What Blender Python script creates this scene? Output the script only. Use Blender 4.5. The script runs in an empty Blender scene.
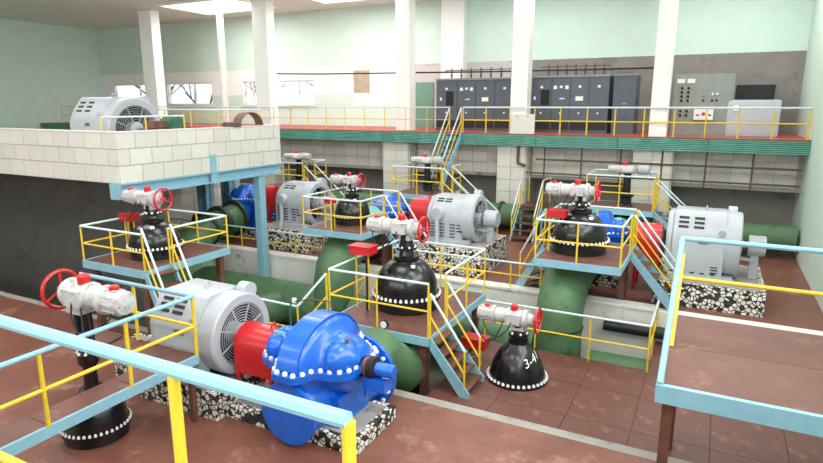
import bpy, bmesh, math, random
from mathutils import Vector, Matrix
random.seed(7)
PI = math.pi
R_ = math.radians
scene = bpy.context.scene
C = scene.collection

# ------------------------------------------------------------------ camera
cam_d = bpy.data.cameras.new('camera'); cam = bpy.data.objects.new('camera', cam_d); C.objects.link(cam)
cam_d.sensor_width = 36.0; cam_d.lens = 36.0 * 585.0 / 823.0
cam_d.clip_start = 0.05; cam_d.clip_end = 300
cam.location = (0, 0, 4.7)
cam.rotation_euler = (PI/2 - math.atan(126.5/585.0), 0, R_(27.2))
scene.camera = cam

# ------------------------------------------------------------------ world (overcast daylight outside the windows)
w = bpy.data.worlds.new('world'); scene.world = w; w.use_nodes = True
bg = w.node_tree.nodes['Background']; bg.inputs[0].default_value = (0.93, 0.97, 1.0, 1); bg.inputs[1].default_value = 2.6

# ------------------------------------------------------------------ fill lights added to brighten the hall
def area(name, loc, rot, sx, sy, power, col=(1, 1, 1)):
    d = bpy.data.lights.new(name, 'AREA'); d.shape = 'RECTANGLE'; d.size = sx; d.size_y = sy
    d.energy = power; d.color = col
    o = bpy.data.objects.new(name, d); C.objects.link(o); o.location = loc; o.rotation_euler = rot
    return o
CEIL = 9.4
FILL_PANELS = [(x, y) for x in (-22, -14.5, -7, 0) for y in (1.0, 8.0, 15.5, 22.3)]  # positions of the added ceiling fill panels
for x, y in FILL_PANELS:
    area('ceiling_daylight', (x, y, CEIL - 0.12), (0, 0, 0), 4.4, 3.0, 300 if y < 18 else (230 if x > -10 else 470), (1.0, 0.99, 0.97))  # added fill light under each ceiling panel
area('window_daylight', (-11.0, -7.6, 6.4), (R_(90), 0, 0), 22, 4.2, 1000, (0.94, 0.98, 1.0))  # added fill light from behind the viewer
area('window_daylight', (2.3, 5.0, 6.6), (R_(90), 0, R_(90)), 15.6, 3.0, 1000, (0.94, 0.98, 1.0))  # added fill light from the right, shapes faces turned that way

vs = scene.view_settings
vs.view_transform = 'Standard'; vs.look = 'None'; vs.gamma = 1.0; vs.exposure = -0.68
vs.use_curve_mapping = False

# ------------------------------------------------------------------ materials
def lin(c):
    return tuple(((v/255.0)/12.92 if v/255.0 <= 0.04045 else ((v/255.0 + 0.055)/1.055)**2.4) for v in c)
MATS = {}
def pm(name, rgb, rough=0.5, metal=0.0, var=0.12, scale=3.0, rgb2=None, thr=0.62, objrand=0.0, bump=0.0, coat=0.0):
    m = bpy.data.materials.new(name); m.use_nodes = True; nt = m.node_tree; n = nt.nodes; L = nt.links
    b = n['Principled BSDF']
    b.inputs['Roughness'].default_value = rough; b.inputs['Metallic'].default_value = metal
    if coat: b.inputs['Coat Weight'].default_value = coat
    c = lin(rgb)
    tc = n.new('ShaderNodeTexCoord')
    nz = n.new('ShaderNodeTexNoise'); nz.inputs['Scale'].default_value = scale; nz.inputs['Detail'].default_value = 6
    nz.inputs['Roughness'].default_value = 0.65
    L.new(tc.outputs['Object'], nz.inputs['Vector'])
    r = n.new('ShaderNodeValToRGB'); e = r.color_ramp.elements
    e[0].position = 0.3; e[1].position = 0.7
    e[0].color = tuple(v*(1-var) for v in c) + (1,); e[1].color = tuple(min(1, v*(1+var)) for v in c) + (1,)
    L.new(nz.outputs['Fac'], r.inputs['Fac']); out = r.outputs['Color']
    if rgb2:
        nz2 = n.new('ShaderNodeTexNoise'); nz2.inputs['Scale'].default_value = scale*0.8; nz2.inputs['Detail'].default_value = 8
        nz2.inputs['Roughness'].default_value = 0.7
        mp = n.new('ShaderNodeMapping'); mp.inputs['Location'].default_value = (7.3, 2.1, 4.4)
        L.new(tc.outputs['Object'], mp.inputs['Vector']); L.new(mp.outputs['Vector'], nz2.inputs['Vector'])
        r2 = n.new('ShaderNodeValToRGB'); q = r2.color_ramp.elements
        q[0].position = thr - 0.04; q[0].color = (0, 0, 0, 1); q[1].position = thr + 0.08; q[1].color = (1, 1, 1, 1)
        L.new(nz2.outputs['Fac'], r2.inputs['Fac'])
        mx = n.new('ShaderNodeMixRGB'); mx.inputs['Color2'].default_value = lin(rgb2) + (1,)
        L.new(r2.outputs['Color'], mx.inputs['Fac']); L.new(out, mx.inputs['Color1']); out = mx.outputs['Color']
    if objrand:
        oi = n.new('ShaderNodeObjectInfo'); mr = n.new('ShaderNodeMapRange')
        mr.inputs['To Min'].default_value = 1 - objrand; mr.inputs['To Max'].default_value = 1 + objrand*0.6
        L.new(oi.outputs['Random'], mr.inputs['Value'])
        hs = n.new('ShaderNodeHueSaturation'); L.new(mr.outputs['Result'], hs.inputs['Value'])
        L.new(out, hs.inputs['Color']); out = hs.outputs['Color']
    L.new(out, b.inputs['Base Color'])
    if bump:
        bp = n.new('ShaderNodeBump'); bp.inputs['Strength'].default_value = bump; bp.inputs['Distance'].default_value = 0.02
        L.new(nz.outputs['Fac'], bp.inputs['Height']); L.new(bp.outputs['Normal'], b.inputs['Normal'])
    MATS[name] = m
    return m
pm('grey_paint', (174, 179, 186), 0.38, 0, 0.06, 4, (150, 150, 150), 0.68)
pm('pale_actuator', (188, 187, 188), 0.42, 0, 0.14, 9, (142, 132, 128), 0.58)
pm('dark_slot', (30, 31, 34), 0.6)
pm('shadow_black', (22, 22, 24), 0.7)  # plain black of switches, cases, bearings and the fan shroud
pm('black_gloss', (16, 17, 20), 0.25, 0, 0.25, 5, (36, 38, 43), 0.66, coat=0.25)
pm('red_paint', (196, 28, 34), 0.35, 0, 0.1, 6, (150, 24, 28), 0.64, coat=0.2)
pm('blue_paint', (14, 98, 208), 0.28, 0, 0.1, 4, (10, 74, 170), 0.66, coat=0.35)
pm('green_pipe', (82, 118, 82), 0.5, 0, 0.18, 2.2, (62, 84, 60), 0.6)
pm('dark_pipe', (48, 66, 50), 0.5, 0, 0.2, 3)
pm('turquoise', (128, 200, 196), 0.45, 0, 0.08, 4)
pm('light_blue', (136, 182, 200), 0.42, 0, 0.08, 6, (150, 140, 120), 0.72)
pm('pale_rail', (202, 220, 226), 0.4, 0, 0.06, 8, (230, 230, 225), 0.6)
pm('yellow_rail', (228, 194, 52), 0.42, 0, 0.1, 8, (170, 120, 40), 0.7)
pm('brown_floor', (120, 74, 61), 0.42, 0, 0.22, 1.6, (160, 120, 100), 0.6, bump=0.1)
pm('brown_deck', (106, 67, 58), 0.45, 0, 0.16, 2.4, (148, 106, 92), 0.6, objrand=0.05, bump=0.1)
pm('brown_steel', (104, 66, 52), 0.6, 0, 0.2, 5, (140, 96, 76), 0.6)
pm('red_floor', (176, 78, 62), 0.5, 0, 0.1, 3)
pm('fascia_green', (116, 176, 162), 0.45, 0, 0.16, 2.5, (140, 204, 188), 0.58)
pm('tile_white', (214, 211, 203), 0.4, 0, 0.04, 5, (196, 186, 172), 0.68, objrand=0.07)
pm('tile_grey', (205, 200, 192), 0.5, 0, 0.08, 4, (168, 156, 146), 0.62, objrand=0.14)
pm('joint', (168, 160, 150), 0.8, 0, 0.1, 6)
pm('concrete_white', (232, 229, 224), 0.75, 0, 0.08, 2.2, (150, 142, 134), 0.62, bump=0.15)
pm('concrete_grey', (150, 146, 140), 0.8, 0, 0.12, 1.8, (110, 106, 100), 0.6, bump=0.15)
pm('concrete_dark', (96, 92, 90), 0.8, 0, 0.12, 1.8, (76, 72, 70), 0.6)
pm('pit_floor', (92, 92, 82), 0.8, 0, 0.2, 1.5, (70, 84, 66), 0.55)
pm('plaster_white', (240, 241, 239), 0.7, 0, 0.03, 1.2, (214, 208, 198), 0.7)
pm('plaster_mint', (206, 228, 216), 0.7, 0, 0.03, 1.5, (226, 232, 226), 0.66)
pm('plaster_grey', (138, 133, 130), 0.8, 0, 0.1, 1.5, (112, 106, 104), 0.6)  # wall plaster greyed to carry the shade behind the switchgear
pm('plaster_pale', (196, 192, 190), 0.75, 0, 0.06, 1.5, (170, 165, 162), 0.62)
pm('pillar_white', (240, 240, 236), 0.6, 0, 0.03, 1.5)
pm('stain', (176, 164, 140), 0.8, 0, 0.2, 4)
pm('cabinet_grey', (84, 92, 102), 0.45, 0, 0.08, 3, objrand=0.04)
pm('panel_grey', (140, 146, 144), 0.5, 0, 0.08, 3, (140, 144, 138), 0.6)
pm('white_paint', (240, 240, 238), 0.4, 0, 0.02, 4)
pm('white_bolt', (244, 244, 244), 0.35, 0.0, 0.02, 4)
pm('brown_pipe', (96, 72, 62), 0.6, 0, 0.15, 4)
pm('rust_shell', (118, 82, 70), 0.6, 0, 0.2, 4, (150, 120, 100), 0.6)
pm('black_rubber', (26, 26, 28), 0.5, 0, 0.2, 4)
pm('steel', (150, 152, 156), 0.35, 0.7, 0.1, 6)
pm('door_green', (110, 150, 132), 0.5, 0, 0.05, 3)
pm('tarp_green', (58, 108, 82), 0.6, 0, 0.15, 5)
pm('bark', (96, 90, 84), 0.9, 0, 0.1, 5)
pm('snow', (236, 240, 244), 0.9, 0, 0.04, 0.5)
pm('ceiling_paint', (226, 236, 226), 0.8, 0, 0.02, 1)
pm('yellow_lamp', (236, 200, 60), 0.4)

def pebble_mat():
    m = bpy.data.materials.new('pebble_facing'); m.use_nodes = True; nt = m.node_tree; n = nt.nodes; L = nt.links
    b = n['Principled BSDF']; b.inputs['Roughness'].default_value = 0.6
    tc = n.new('ShaderNodeTexCoord')
    v = n.new('ShaderNodeTexVoronoi'); v.feature = 'DISTANCE_TO_EDGE'; v.inputs['Scale'].default_value = 11.0
    v2 = n.new('ShaderNodeTexVoronoi'); v2.inputs['Scale'].default_value = 11.0
    L.new(tc.outputs['Object'], v.inputs['Vector']); L.new(tc.outputs['Object'], v2.inputs['Vector'])
    r = n.new('ShaderNodeValToRGB'); e = r.color_ramp.elements
    e[0].position = 0.07; e[0].color = (0, 0, 0, 1); e[1].position = 0.11; e[1].color = (1, 1, 1, 1)
    L.new(v.outputs['Distance'], r.inputs['Fac'])
    s = n.new('ShaderNodeSeparateColor'); L.new(v2.outputs['Color'], s.inputs['Color'])
    r2 = n.new('ShaderNodeValToRGB'); q = r2.color_ramp.elements
    r2.color_ramp.interpolation = 'CONSTANT'
    q[0].position = 0.0; q[0].color = lin((60, 56, 52)) + (1,)
    q[1].position = 0.22; q[1].color = lin((224, 216, 200)) + (1,)
    k = q.new(0.6); k.color = lin((240, 238, 232)) + (1,)
    L.new(s.outputs['Red'], r2.inputs['Fac'])
    mx = n.new('ShaderNodeMixRGB'); mx.inputs['Color1'].default_value = lin((26, 25, 26)) + (1,)
    L.new(r.outputs['Color'], mx.inputs['Fac']); L.new(r2.outputs['Color'], mx.inputs['Color2'])
    L.new(mx.outputs['Color'], b.inputs['Base Color'])
    bp = n.new('ShaderNodeBump'); bp.inputs['Distance'].default_value = 0.03; bp.inputs['Strength'].default_value = 0.6
    L.new(r.outputs['Color'], bp.inputs['Height']); L.new(bp.outputs['Normal'], b.inputs['Normal'])
    MATS['pebble'] = m
pebble_mat()
def glass_mat():
    m = bpy.data.materials.new('window_glass'); m.use_nodes = True; nt = m.node_tree; n = nt.nodes; L = nt.links
    n.remove(n['Principled BSDF'])
    t = n.new('ShaderNodeBsdfTransparent'); t.inputs[0].default_value = (0.95, 0.97, 0.97, 1)
    g = n.new('ShaderNodeBsdfGlossy'); g.inputs['Roughness'].default_value = 0.02
    mx = n.new('ShaderNodeMixShader'); mx.inputs[0].default_value = 0.05; L.new(t.outputs[0], mx.inputs[1]); L.new(g.outputs[0], mx.inputs[2])
    L.new(mx.outputs[0], n['Material Output'].inputs['Surface'])
    MATS['glass'] = m
glass_mat()
def emit_mat():
    m = bpy.data.materials.new('lit_diffuser'); m.use_nodes = True; b = m.node_tree.nodes['Principled BSDF']
    b.inputs['Base Color'].default_value = (0.9, 0.9, 0.9, 1); b.inputs['Emission Color'].default_value = (1, 0.98, 0.95, 1)
    b.inputs['Emission Strength'].default_value = 3.0  # glow of the added ceiling panels and added window panes
    MATS['lit'] = m
emit_mat()

# ------------------------------------------------------------------ mesh builder
class MB:
    def __init__(s): s.v = []; s.f = []; s.n = 0
    def add(s, vs, fs, M=None):
        b = len(s.v)
        for p in vs:
            q = Vector(p)
            if M is not None: q = M @ q
            s.v.append(tuple(q))
        s.f += [tuple(b + i for i in f) for f in fs]
        return s
    def box(s, x0, x1, y0, y1, z0, z1, M=None):
        vs = [(x0,y0,z0),(x1,y0,z0),(x1,y1,z0),(x0,y1,z0),(x0,y0,z1),(x1,y0,z1),(x1,y1,z1),(x0,y1,z1)]
        return s.add(vs, [(0,3,2,1),(4,5,6,7),(0,1,5,4),(1,2,6,5),(2,3,7,6),(3,0,4,7)], M)
    def cbox(s, c, d, M=None):
        return s.box(c[0]-d[0]/2, c[0]+d[0]/2, c[1]-d[1]/2, c[1]+d[1]/2, c[2]-d[2]/2, c[2]+d[2]/2, M)
    def prism(s, poly, h0, h1, axis='X', M=None):
        # poly of 2D points: axis X -> (y,z); Y -> (x,z); Z -> (x,y)
        def P(a, b, h): return (h, a, b) if axis == 'X' else ((a, h, b) if axis == 'Y' else (a, b, h))
        n = len(poly)
        vs = [P(a, b, h0) for a, b in poly] + [P(a, b, h1) for a, b in poly]
        fs = [tuple(range(n))[::-1], tuple(range(n, 2*n))] + [(i, (i+1) % n, n+(i+1) % n, n+i) for i in range(n)]
        return s.add(vs, fs, M)
    def lathe(s, prof, n=24, axis='Z', c=(0,0,0), a0=0.0, a1=2*PI, M=None, caps=True):
        # prof: list of (height along axis, radius)
        full = abs(a1 - a0 - 2*PI) < 1e-6
        k = n if full else n + 1
        vs = []; fs = []
        for h, r in prof:
            for i in range(k):
                a = a0 + (a1-a0)*i/n
                p, q = r*math.cos(a), r*math.sin(a)
                v = (p, q, h) if axis == 'Z' else ((h, p, q) if axis == 'X' else (q, h, p))
                vs.append((v[0]+c[0], v[1]+c[1], v[2]+c[2]))
        for j in range(len(prof)-1):
            for i in range(n):
                i2 = (i+1) % k
                fs.append((j*k+i, j*k+i2, (j+1)*k+i2, (j+1)*k+i))
        if full and caps:
            fs.append(tuple(range(k))[::-1]); fs.append(tuple((len(prof)-1)*k+i for i in range(k)))
        return s.add(vs, fs, M)
    def tube(s, p0, p1, r, n=8, r1=None):
        p0, p1 = Vector(p0), Vector(p1); d = p1 - p0
        if d.length < 1e-6: return s
        M = Matrix.Translation(p0) @ d.to_track_quat('Z', 'Y').to_matrix().to_4x4()
        return s.lathe([(0, r), (d.length, r if r1 is None else r1)], n, 'Z', M=M)
    def path(s, pts, r, n=8):
        pts = [Vector(p) for p in pts]; k = len(pts); vs = []; fs = []
        up = None
        for i, p in enumerate(pts):
            if i == 0: d = pts[1]-pts[0]
            elif i == k-1: d = pts[-1]-pts[-2]
            else: d = (pts[i+1]-p).normalized() + (p-pts[i-1]).normalized()
            d.normalize()
            if up is None:
                up = Vector((0,0,1)) if abs(d.z) < 0.9 else Vector((1,0,0))
            a = d.cross(up).normalized(); b = a.cross(d).normalized(); up = b
            sc = 1.0
            if 0 < i < k-1:
                ca = (pts[i+1]-p).normalized().dot((p-pts[i-1]).normalized()); sc = 1/max(0.5, math.sqrt((1+ca)/2))
            for j in range(n):
                t = 2*PI*j/n
                o = a*math.cos(t)*r + b*math.sin(t)*r
                vs.append(p + o)
        for i in range(k-1):
            for j in range(n):
                fs.append((i*n+j, i*n+(j+1) % n, (i+1)*n+(j+1) % n, (i+1)*n+j))
        fs.append(tuple(range(n))[::-1]); fs.append(tuple((k-1)*n+j for j in range(n)))
        return s.add(vs, fs)
    def torus(s, R, r, n=28, m=8, axis='Z', c=(0,0,0), M=None):
        vs = []; fs = []
        for i in range(n):
            a = 2*PI*i/n
            for j in range(m):
                t = 2*PI*j/m
                rr = R + r*math.cos(t); h = r*math.sin(t)
                p, q = rr*math.cos(a), rr*math.sin(a)
                v = (p, q, h) if axis == 'Z' else ((h, p, q) if axis == 'X' else (q, h, p))
                vs.append((v[0]+c[0], v[1]+c[1], v[2]+c[2]))
        for i in range(n):
            for j in range(m):
                fs.append((i*m+j, ((i+1) % n)*m+j, ((i+1) % n)*m+(j+1) % m, i*m+(j+1) % m))
        return s.add(vs, fs, M)
    def mesh(s, name, mat, smooth=True, bevel=0.0):
        me = bpy.data.meshes.new(name); me.from_pydata(s.v, [], s.f)
        bm = bmesh.new(); bm.from_mesh(me)
        bmesh.ops.recalc_face_normals(bm, faces=bm.faces)
        if bevel:
            es = [e for e in bm.edges if len(e.link_faces) == 2 and e.calc_face_angle(0) > 0.5]
            bmesh.ops.bevel(bm, geom=es, offset=bevel, segments=2, affect='EDGES', clamp_overlap=True)
        bm.to_mesh(me); bm.free()
        me.materials.append(MATS[mat])
        if smooth:
            me.polygons.foreach_set('use_smooth', [True]*len(me.polygons)); me.set_sharp_from_angle(angle=R_(38))
        return me
    def obj(s, name, mat, parent=None, smooth=True, bevel=0.0, kind=None, label=None):
        o = bpy.data.objects.new(name, s.mesh(name, mat, smooth, bevel)); C.objects.link(o)
        if parent: o.parent = parent
        if kind: o['kind'] = kind
        if label: o['label'] = label
        return o
def tag(o, label, cat, group=None):
    o['label'] = label; o['category'] = cat
    if group: o['group'] = group
    return o
def thing(name, label, cat, loc=(0,0,0), rotz=0.0, group=None):
    o = bpy.data.objects.new(name, None); C.objects.link(o)
    o.empty_display_size = 0.2
    o.location = loc; o.rotation_euler = (0,0,rotz)
    return tag(o, label, cat, group)
def struct(name, mb, mat, label=None, smooth=False, bevel=0.0):
    o = mb.obj(name, mat, None, smooth, bevel); o['kind'] = 'structure'
    if label: o['label'] = label
    return o
def dup(root, loc, label, rotz=None, group=None):
    def cp(o, par):
        c = o.copy(); C.objects.link(c)
        if par: c.parent = par
        for ch in list(o.children): cp(ch, c)
        return c
    kids = list(root.children)
    r = root.copy(); C.objects.link(r)
    for ch in kids: cp(ch, r)
    r.location = loc; r['label'] = label
    if rotz is not None: r.rotation_euler = (0,0,rotz)
    if group: r['group'] = group
    return r
def place_mesh(name, me, parent, loc, rotz=0.0):
    o = bpy.data.objects.new(name, me); C.objects.link(o); o.parent = parent; o.location = loc; o.rotation_euler = (0,0,rotz)
    return o

# ------------------------------------------------------------------ the setting
XL, XR, YF, YB = -36.0, 2.6, -8.0, 25.8
PIT = -1.9
GZ = 3.65
struct('floor', MB().box(XL, XR, 14.4, 23.8, -0.25, 0), 'brown_floor', 'brown painted pump floor of the far row')
struct('floor_near', MB().box(XL, XR, YF, 8.3, -0.55, -0.3), 'brown_floor', 'brown painted pump floor of the near row')
struct('floor_pit', MB().box(XL, XR, 8.5, 14.1, PIT-0.2, PIT), 'pit_floor', 'dull floor of the pipe trench')
pw = struct('wall_pit', MB().box(XL, XR, 14.1, 14.4, PIT, 0.0), 'concrete_white', 'stained whitewashed concrete trench wall')
MB().box(XL, -0.8, 14.05, 14.42, 0.0, 0.06).obj('curb', 'concrete_white', pw, False)
struct('wall_pit_near', MB().box(XL, XR, 8.3, 8.5, PIT, -0.3), 'concrete_grey', 'near wall of the pipe trench')
struct('wall_left', MB().box(XL-0.3, XL, YF, YB, PIT, CEIL), 'plaster_mint', 'pale end wall of the hall')
struct('wall_right', MB().box(XR, XR+0.3, YF, YB, PIT, CEIL), 'plaster_mint', 'pale mint end wall of the hall')
struct('ceiling', MB().box(XL, XR, YF, YB+0.3, CEIL, CEIL+0.3), 'ceiling_paint', 'pale ceiling of the hall')
fw = struct('wall_front', MB().box(XL, XR, YF-0.3, YF, PIT, CEIL), 'plaster_mint', 'pale wall behind the viewer')
# back wall with window openings
WIN = [(-34.9, -31.0), (-30.0, -26.3), (-23.9, -22.6), (-21.8, -19.0)]
WZ0, WZ1 = 4.72, 5.98
b = MB(); x = XL
for a0, a1 in WIN:
    b.box(x, a0, YB, YB+0.3, WZ0, WZ1); x = a1
b.box(x, XR, YB, YB+0.3, WZ0, WZ1)
b.box(XL, XR, YB, YB+0.3, WZ1, 6.6); b.box(XL, XR, YB, YB+0.3, 5.35, 5.35)
wb = struct('wall_back', b, 'plaster_white', 'whitewashed upper wall of the gallery with windows')
MB().box(XL, XR, YB, YB+0.3, 3.3, WZ0).obj('dado', 'plaster_mint', wb, False)
MB().box(XL, XR, YB-0.01, YB+0.3, 6.6, CEIL).obj('upper_band', 'plaster_mint', wb, False)
# mint dado strips between the windows
x = XL
for a0, a1 in WIN + [(-16.6, XR)]:
    MB().box(x, a0, YB-0.012, YB, WZ0, 5.25).obj('dado_strip', 'plaster_mint', wb, False); x = a1
MB().box(-8.3, XR, YB-0.02, YB-0.003, GZ, 6.6).obj('grey_section', 'plaster_grey', wb, False, label='grey unpainted wall section behind the switchgear')  # shade of the wall recess painted as a grey sheet
MB().box(-13.5, -8.3, YB-0.02, YB-0.003, GZ, 6.6).obj('pale_section', 'plaster_pale', wb, False)
MB().box(-16.55, -15.6, YB-0.014, YB-0.002, 5.3, 6.4).obj('stained_patch', 'stain', wb, False)
for i, (a0, a1) in enumerate(WIN):
    f = MB(); t = 0.07
    f.box(a0, a1, YB+0.05, YB+0.15, WZ0, WZ0+t); f.box(a0, a1, YB+0.05, YB+0.15, WZ1-t, WZ1)
    f.box(a0, a0+t, YB+0.05, YB+0.15, WZ0, WZ1); f.box(a1-t, a1, YB+0.05, YB+0.15, WZ0, WZ1)
    wo = struct('window_%d' % (i+1), f, 'white_paint', 'white framed window in the far gallery wall')
    xm = [a0 + (a1-a0)*k for k in ((0.62,) if a1-a0 > 2 else (0.5,))]
    for q in xm: MB().box(q-0.04, q+0.04, YB+0.05, YB+0.15, WZ0+t, WZ1-t).obj('mullion', 'white_paint', wo, False)
    ed = [a0+t] + xm + [a1-t]
    for q in range(len(ed)-1):
        MB().box(ed[q]+0.04, ed[q+1]-0.04, YB+0.095, YB+0.105, WZ0+t, WZ1-t).obj('pane', 'glass', wo, False)
    MB().box(a0-0.1, a1+0.1, YB-0.12, YB+0.04, WZ0-0.06, WZ0).obj('window_sill', 'white_paint', wo, False)
d1 = struct('door_1', MB().box(-13.0, -12.05, YB-0.08, YB-0.021, 3.65, 5.75), 'door_green', 'narrow green door in the gallery wall')
MB().tube((-12.15, YB-0.1, 4.7), (-12.15, YB-0.1, 4.85), 0.02).obj('handle', 'steel', d1)
# gallery slab, red floor, fascia
GZ = 3.65
gf = struct('floor_gallery', MB().box(XL, XR, 21.55, YB, GZ-0.3, GZ-0.02), 'concrete_grey', 'gallery slab along the far wall')
MB().box(XL, XR, 21.44, YB, GZ-0.02, GZ).obj('red_floor_finish', 'red_floor', gf, False, label='brick red floor paint')
prof = []
nr = 7; fz0, fz1 = 3.19, 3.62
for k in range(nr):
    z = fz0 + (fz1-fz0)*k/nr; hz = (fz1-fz0)/nr
    prof += [(21.50, z), (21.47, z+hz*0.15), (21.43, z+hz*0.35), (21.43, z+hz*0.65), (21.47, z+hz*0.85)]
prof.append((21.50, fz1))
poly = prof + [(21.55, fz1), (21.55, fz0)]
xs = [-36, -31, -26, -22.4, -19.3, -16.0, -12.4, -9.0, -5.9, -3.0, -0.2, 2.6]
for k in range(len(xs)-1):
    MB().prism(poly, xs[k]+0.012, xs[k+1]-0.012, 'X').obj('fascia_panel', 'fascia_green', gf, False, label='green corrugated fascia panel')
# wall under the gallery
uw = struct('wall_under_gallery', MB().box(XL, XR, 22.45, 23.6, 2.0, GZ-0.3), 'joint', 'tiled wall under the gallery above dark niches')
MB().box(XL, XR, 23.6, 23.8, 0, 2.0).obj('niche_back', 'concrete_grey', uw, False)
MB().box(XL, XR, 22.36, 22.5, 1.92, 2.04).obj('ledge', 'concrete_grey', uw, False)
tw, th_ = 0.62, 0.42
def tile_mesh(nm, sx, sy, sz, mat):
    return MB().cbox((0,0,0), (sx, sy, sz)).mesh(nm, mat, False)
me_t = tile_mesh('tile', tw-0.015, 0.06, th_-0.015, 'tile_grey')
PIL = [(-27.0, -25.9), (-19.6, -18.5), (-12.55, -11.35), (-7.45, -6.35), (-2.5, -1.25)]
x = -20.5
while x + tw < XR:
    inp = any(a-0.05 < x+tw/2 < b_+0.05 for a, b_ in PIL)
    if not inp:
        for k in range(3):
            place_mesh('tile', me_t, uw, (x+tw/2, 22.43, 2.04 + th_*(k+0.5)))
    x += tw
for a, b_ in PIL:
    p = struct('trim_%d' % (PIL.index((a, b_))+1), MB().box(a, b_, 21.8, 23.6, 0, GZ-0.3), 'joint', 'tiled pier carrying the gallery')
    n = 2; sx = (b_-a)/n
    me_p = tile_mesh('tile', sx-0.015, 0.05, 0.47-0.015, 'tile_white')
    for i in range(n):
        for k in range(7):
            place_mesh('tile', me_p, p, (a+sx*(i+0.5), 21.78, 0.47*(k+0.5)+0.01))
    me_q = tile_mesh('tile', 0.05, 0.6-0.015, 0.47-0.015, 'tile_white')
    for k in range(7): place_mesh('tile', me_q, p, (b_+0.02, 22.12, 0.47*(k+0.5)+0.01))
# white pillars on the gallery
for (a, b_, y0) in [(-26.95, -26.05, 21.75), (-19.4, -18.55, 21.75), (-12.15, -11.5, 22.2), (-6.98, -6.35, 21.7), (-2.05, -1.5, 21.66)]:
    struct('trim_6', MB().box(a, b_, y0, y0+0.55, GZ, CEIL), 'pillar_white', 'white square pillar on the gallery', bevel=0.01)
struct('trim_7', MB().lathe([(GZ, 0.16), (CEIL, 0.16)], 16, 'Z', (-21.5, 21.9, 0)), 'pillar_white', 'round white downpipe on the gallery', True)
struct('trim_8', MB().box(-11.5, -10.4, YB-0.5, YB-0.013, GZ, CEIL), 'plaster_white', 'shallow white pier on the gallery wall')
# mezzanine block on the left
BX, BY0, BY1, BZ0, BZ1 = -12.3, 9.02, 14.8, 2.88, 4.06
bk = struct('floor_mezzanine', MB().box(XL, BX-0.3, BY0+0.3, BY1-0.05, BZ0, 3.2).box(XL, BX-2.4, BY1-0.05, 16.9, BZ0, 3.2), 'concrete_grey', 'raised mezzanine floor on the left')
bw = struct('wall_mezzanine', MB().box(BX-0.3, BX-0.03, BY0+0.03, BY1, BZ0, BZ1), 'joint', 'white tiled parapet of the mezzanine')
MB().box(XL, BX-0.3, BY0+0.03, BY0+0.3, BZ0, BZ1).obj('parapet_side', 'joint', bw, False)
MB().box(BX-0.32, BX+0.01, BY0, BY1+0.02, BZ1, BZ1+0.03).obj('coping', 'tile_white', bw, False)
MB().box(XL, BX-0.32, BY0, BY0+0.32, BZ1, BZ1+0.03).obj('coping', 'tile_white', bw, False)
hts = [0.42, 0.39, 0.37]; z = BZ0
me_cache = {}
def tmesh(sx, sy, sz, m):
    k = (round(sx,3), round(sy,3), round(sz,3), m)
    if k not in me_cache: me_cache[k] = tile_mesh('tile', sx, sy, sz, m)
    return me_cache[k]
for r_i, hh in enumerate(hts):
    off = (0.0, 0.31, 0.12)[r_i]; y = BY0
    first = True
    while y < BY1 - 0.05:
        ln = (0.62 - off) if (first and off) else 0.62
        first = False
        ln = min(ln, BY1 - y)
        place_mesh('tile', tmesh(0.05, ln-0.014, hh-0.014, 'tile_white'), bw, (BX-0.02, y+ln/2, z+hh/2)); y += ln
    x = BX - 0.03; first = True
    while x > -25:
        ln = (0.62 - off) if (first and off) else 0.62; first = False
        place_mesh('tile', tmesh(ln-0.014, 0.05, hh-0.014, 'tile_white'), bw, (x-ln/2, BY0+0.02, z+hh/2)); x -= ln
    z += hh
# blue steelwork below the mezzanine
fr = thing('support_frame', 'light blue steel beam and column frame carrying the tiled mezzanine', 'steel frame', (BX-0.12, 11.5, PIT))
def rel(o, *p): return tuple(p[i]-o.location[i] for i in range(3))
def relbox(o, x0, x1, y0, y1, z0, z1):
    l = o.location; return MB().box(x0-l[0], x1-l[0], y0-l[1], y1-l[1], z0-l[2], z1-l[2])
def ibeam_y(o, xc, y0, y1, z0, z1, wd):
    m = relbox(o, xc-wd/2, xc+wd/2, y0, y1, z0, z0+0.03); l = o.location
    m.box(xc-wd/2-l[0], xc+wd/2-l[0], y0-l[1], y1-l[1], z1-0.03-l[2], z1-l[2])
    m.box(xc-0.02-l[0], xc+0.02-l[0], y0-l[1], y1-l[1], z0+0.03-l[2], z1-0.03-l[2]); return m
ibeam_y(fr, BX-0.1, BY0-0.05, BY1+0.05, 2.58, 2.88, 0.3).obj('beam', 'light_blue', fr, False)
relbox(fr, BX-0.24, BX+0.0, 13.72, 14.0, PIT, 2.58).obj('column', 'light_blue', fr, False, bevel=0.012)
relbox(fr, BX-0.0, BX+0.03, 11.8, 12.03, 2.58, 3.36).obj('splice_plate', 'light_blue', fr, False)
relbox(fr, BX-0.28, BX+0.04, BY0-0.1, BY0-0.05, 2.52, 2.92).obj('end_plate', 'light_blue', fr, False)
for nm, y0 in (('nearer', 14.35), ('farther', 15.5)):
    c = MB().box(-0.22, 0.22, -0.02, 0.02, 0, 2.86); c.box(-0.22, -0.19, -0.2, 0.2, 0, 2.86); c.box(0.19, 0.22, -0.2, 0.2, 0, 2.86)
    t = thing('steel_column', '%s of the two light blue steel columns behind the mezzanine post' % nm, 'column', (-16.05, y0+0.75, 0), 0)
    c.obj('web', 'light_blue', t, False)
    for q in (0.7, 1.5, 2.2): MB().box(-0.19, 0.19, -0.2, 0.2, q, q+0.025).obj('stiffener', 'light_blue', t, False)
    MB().box(-0.3, 0.3, -0.3, 0.3, 0, 0.03).obj('base_plate', 'light_blue', t, False)
struct('wall_under_mezzanine_near', MB().box(XL, -14.6, 11.6, 11.8, PIT, 2.88), 'concrete_dark', 'dark wall in the shade under the near side of the mezzanine')
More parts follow.
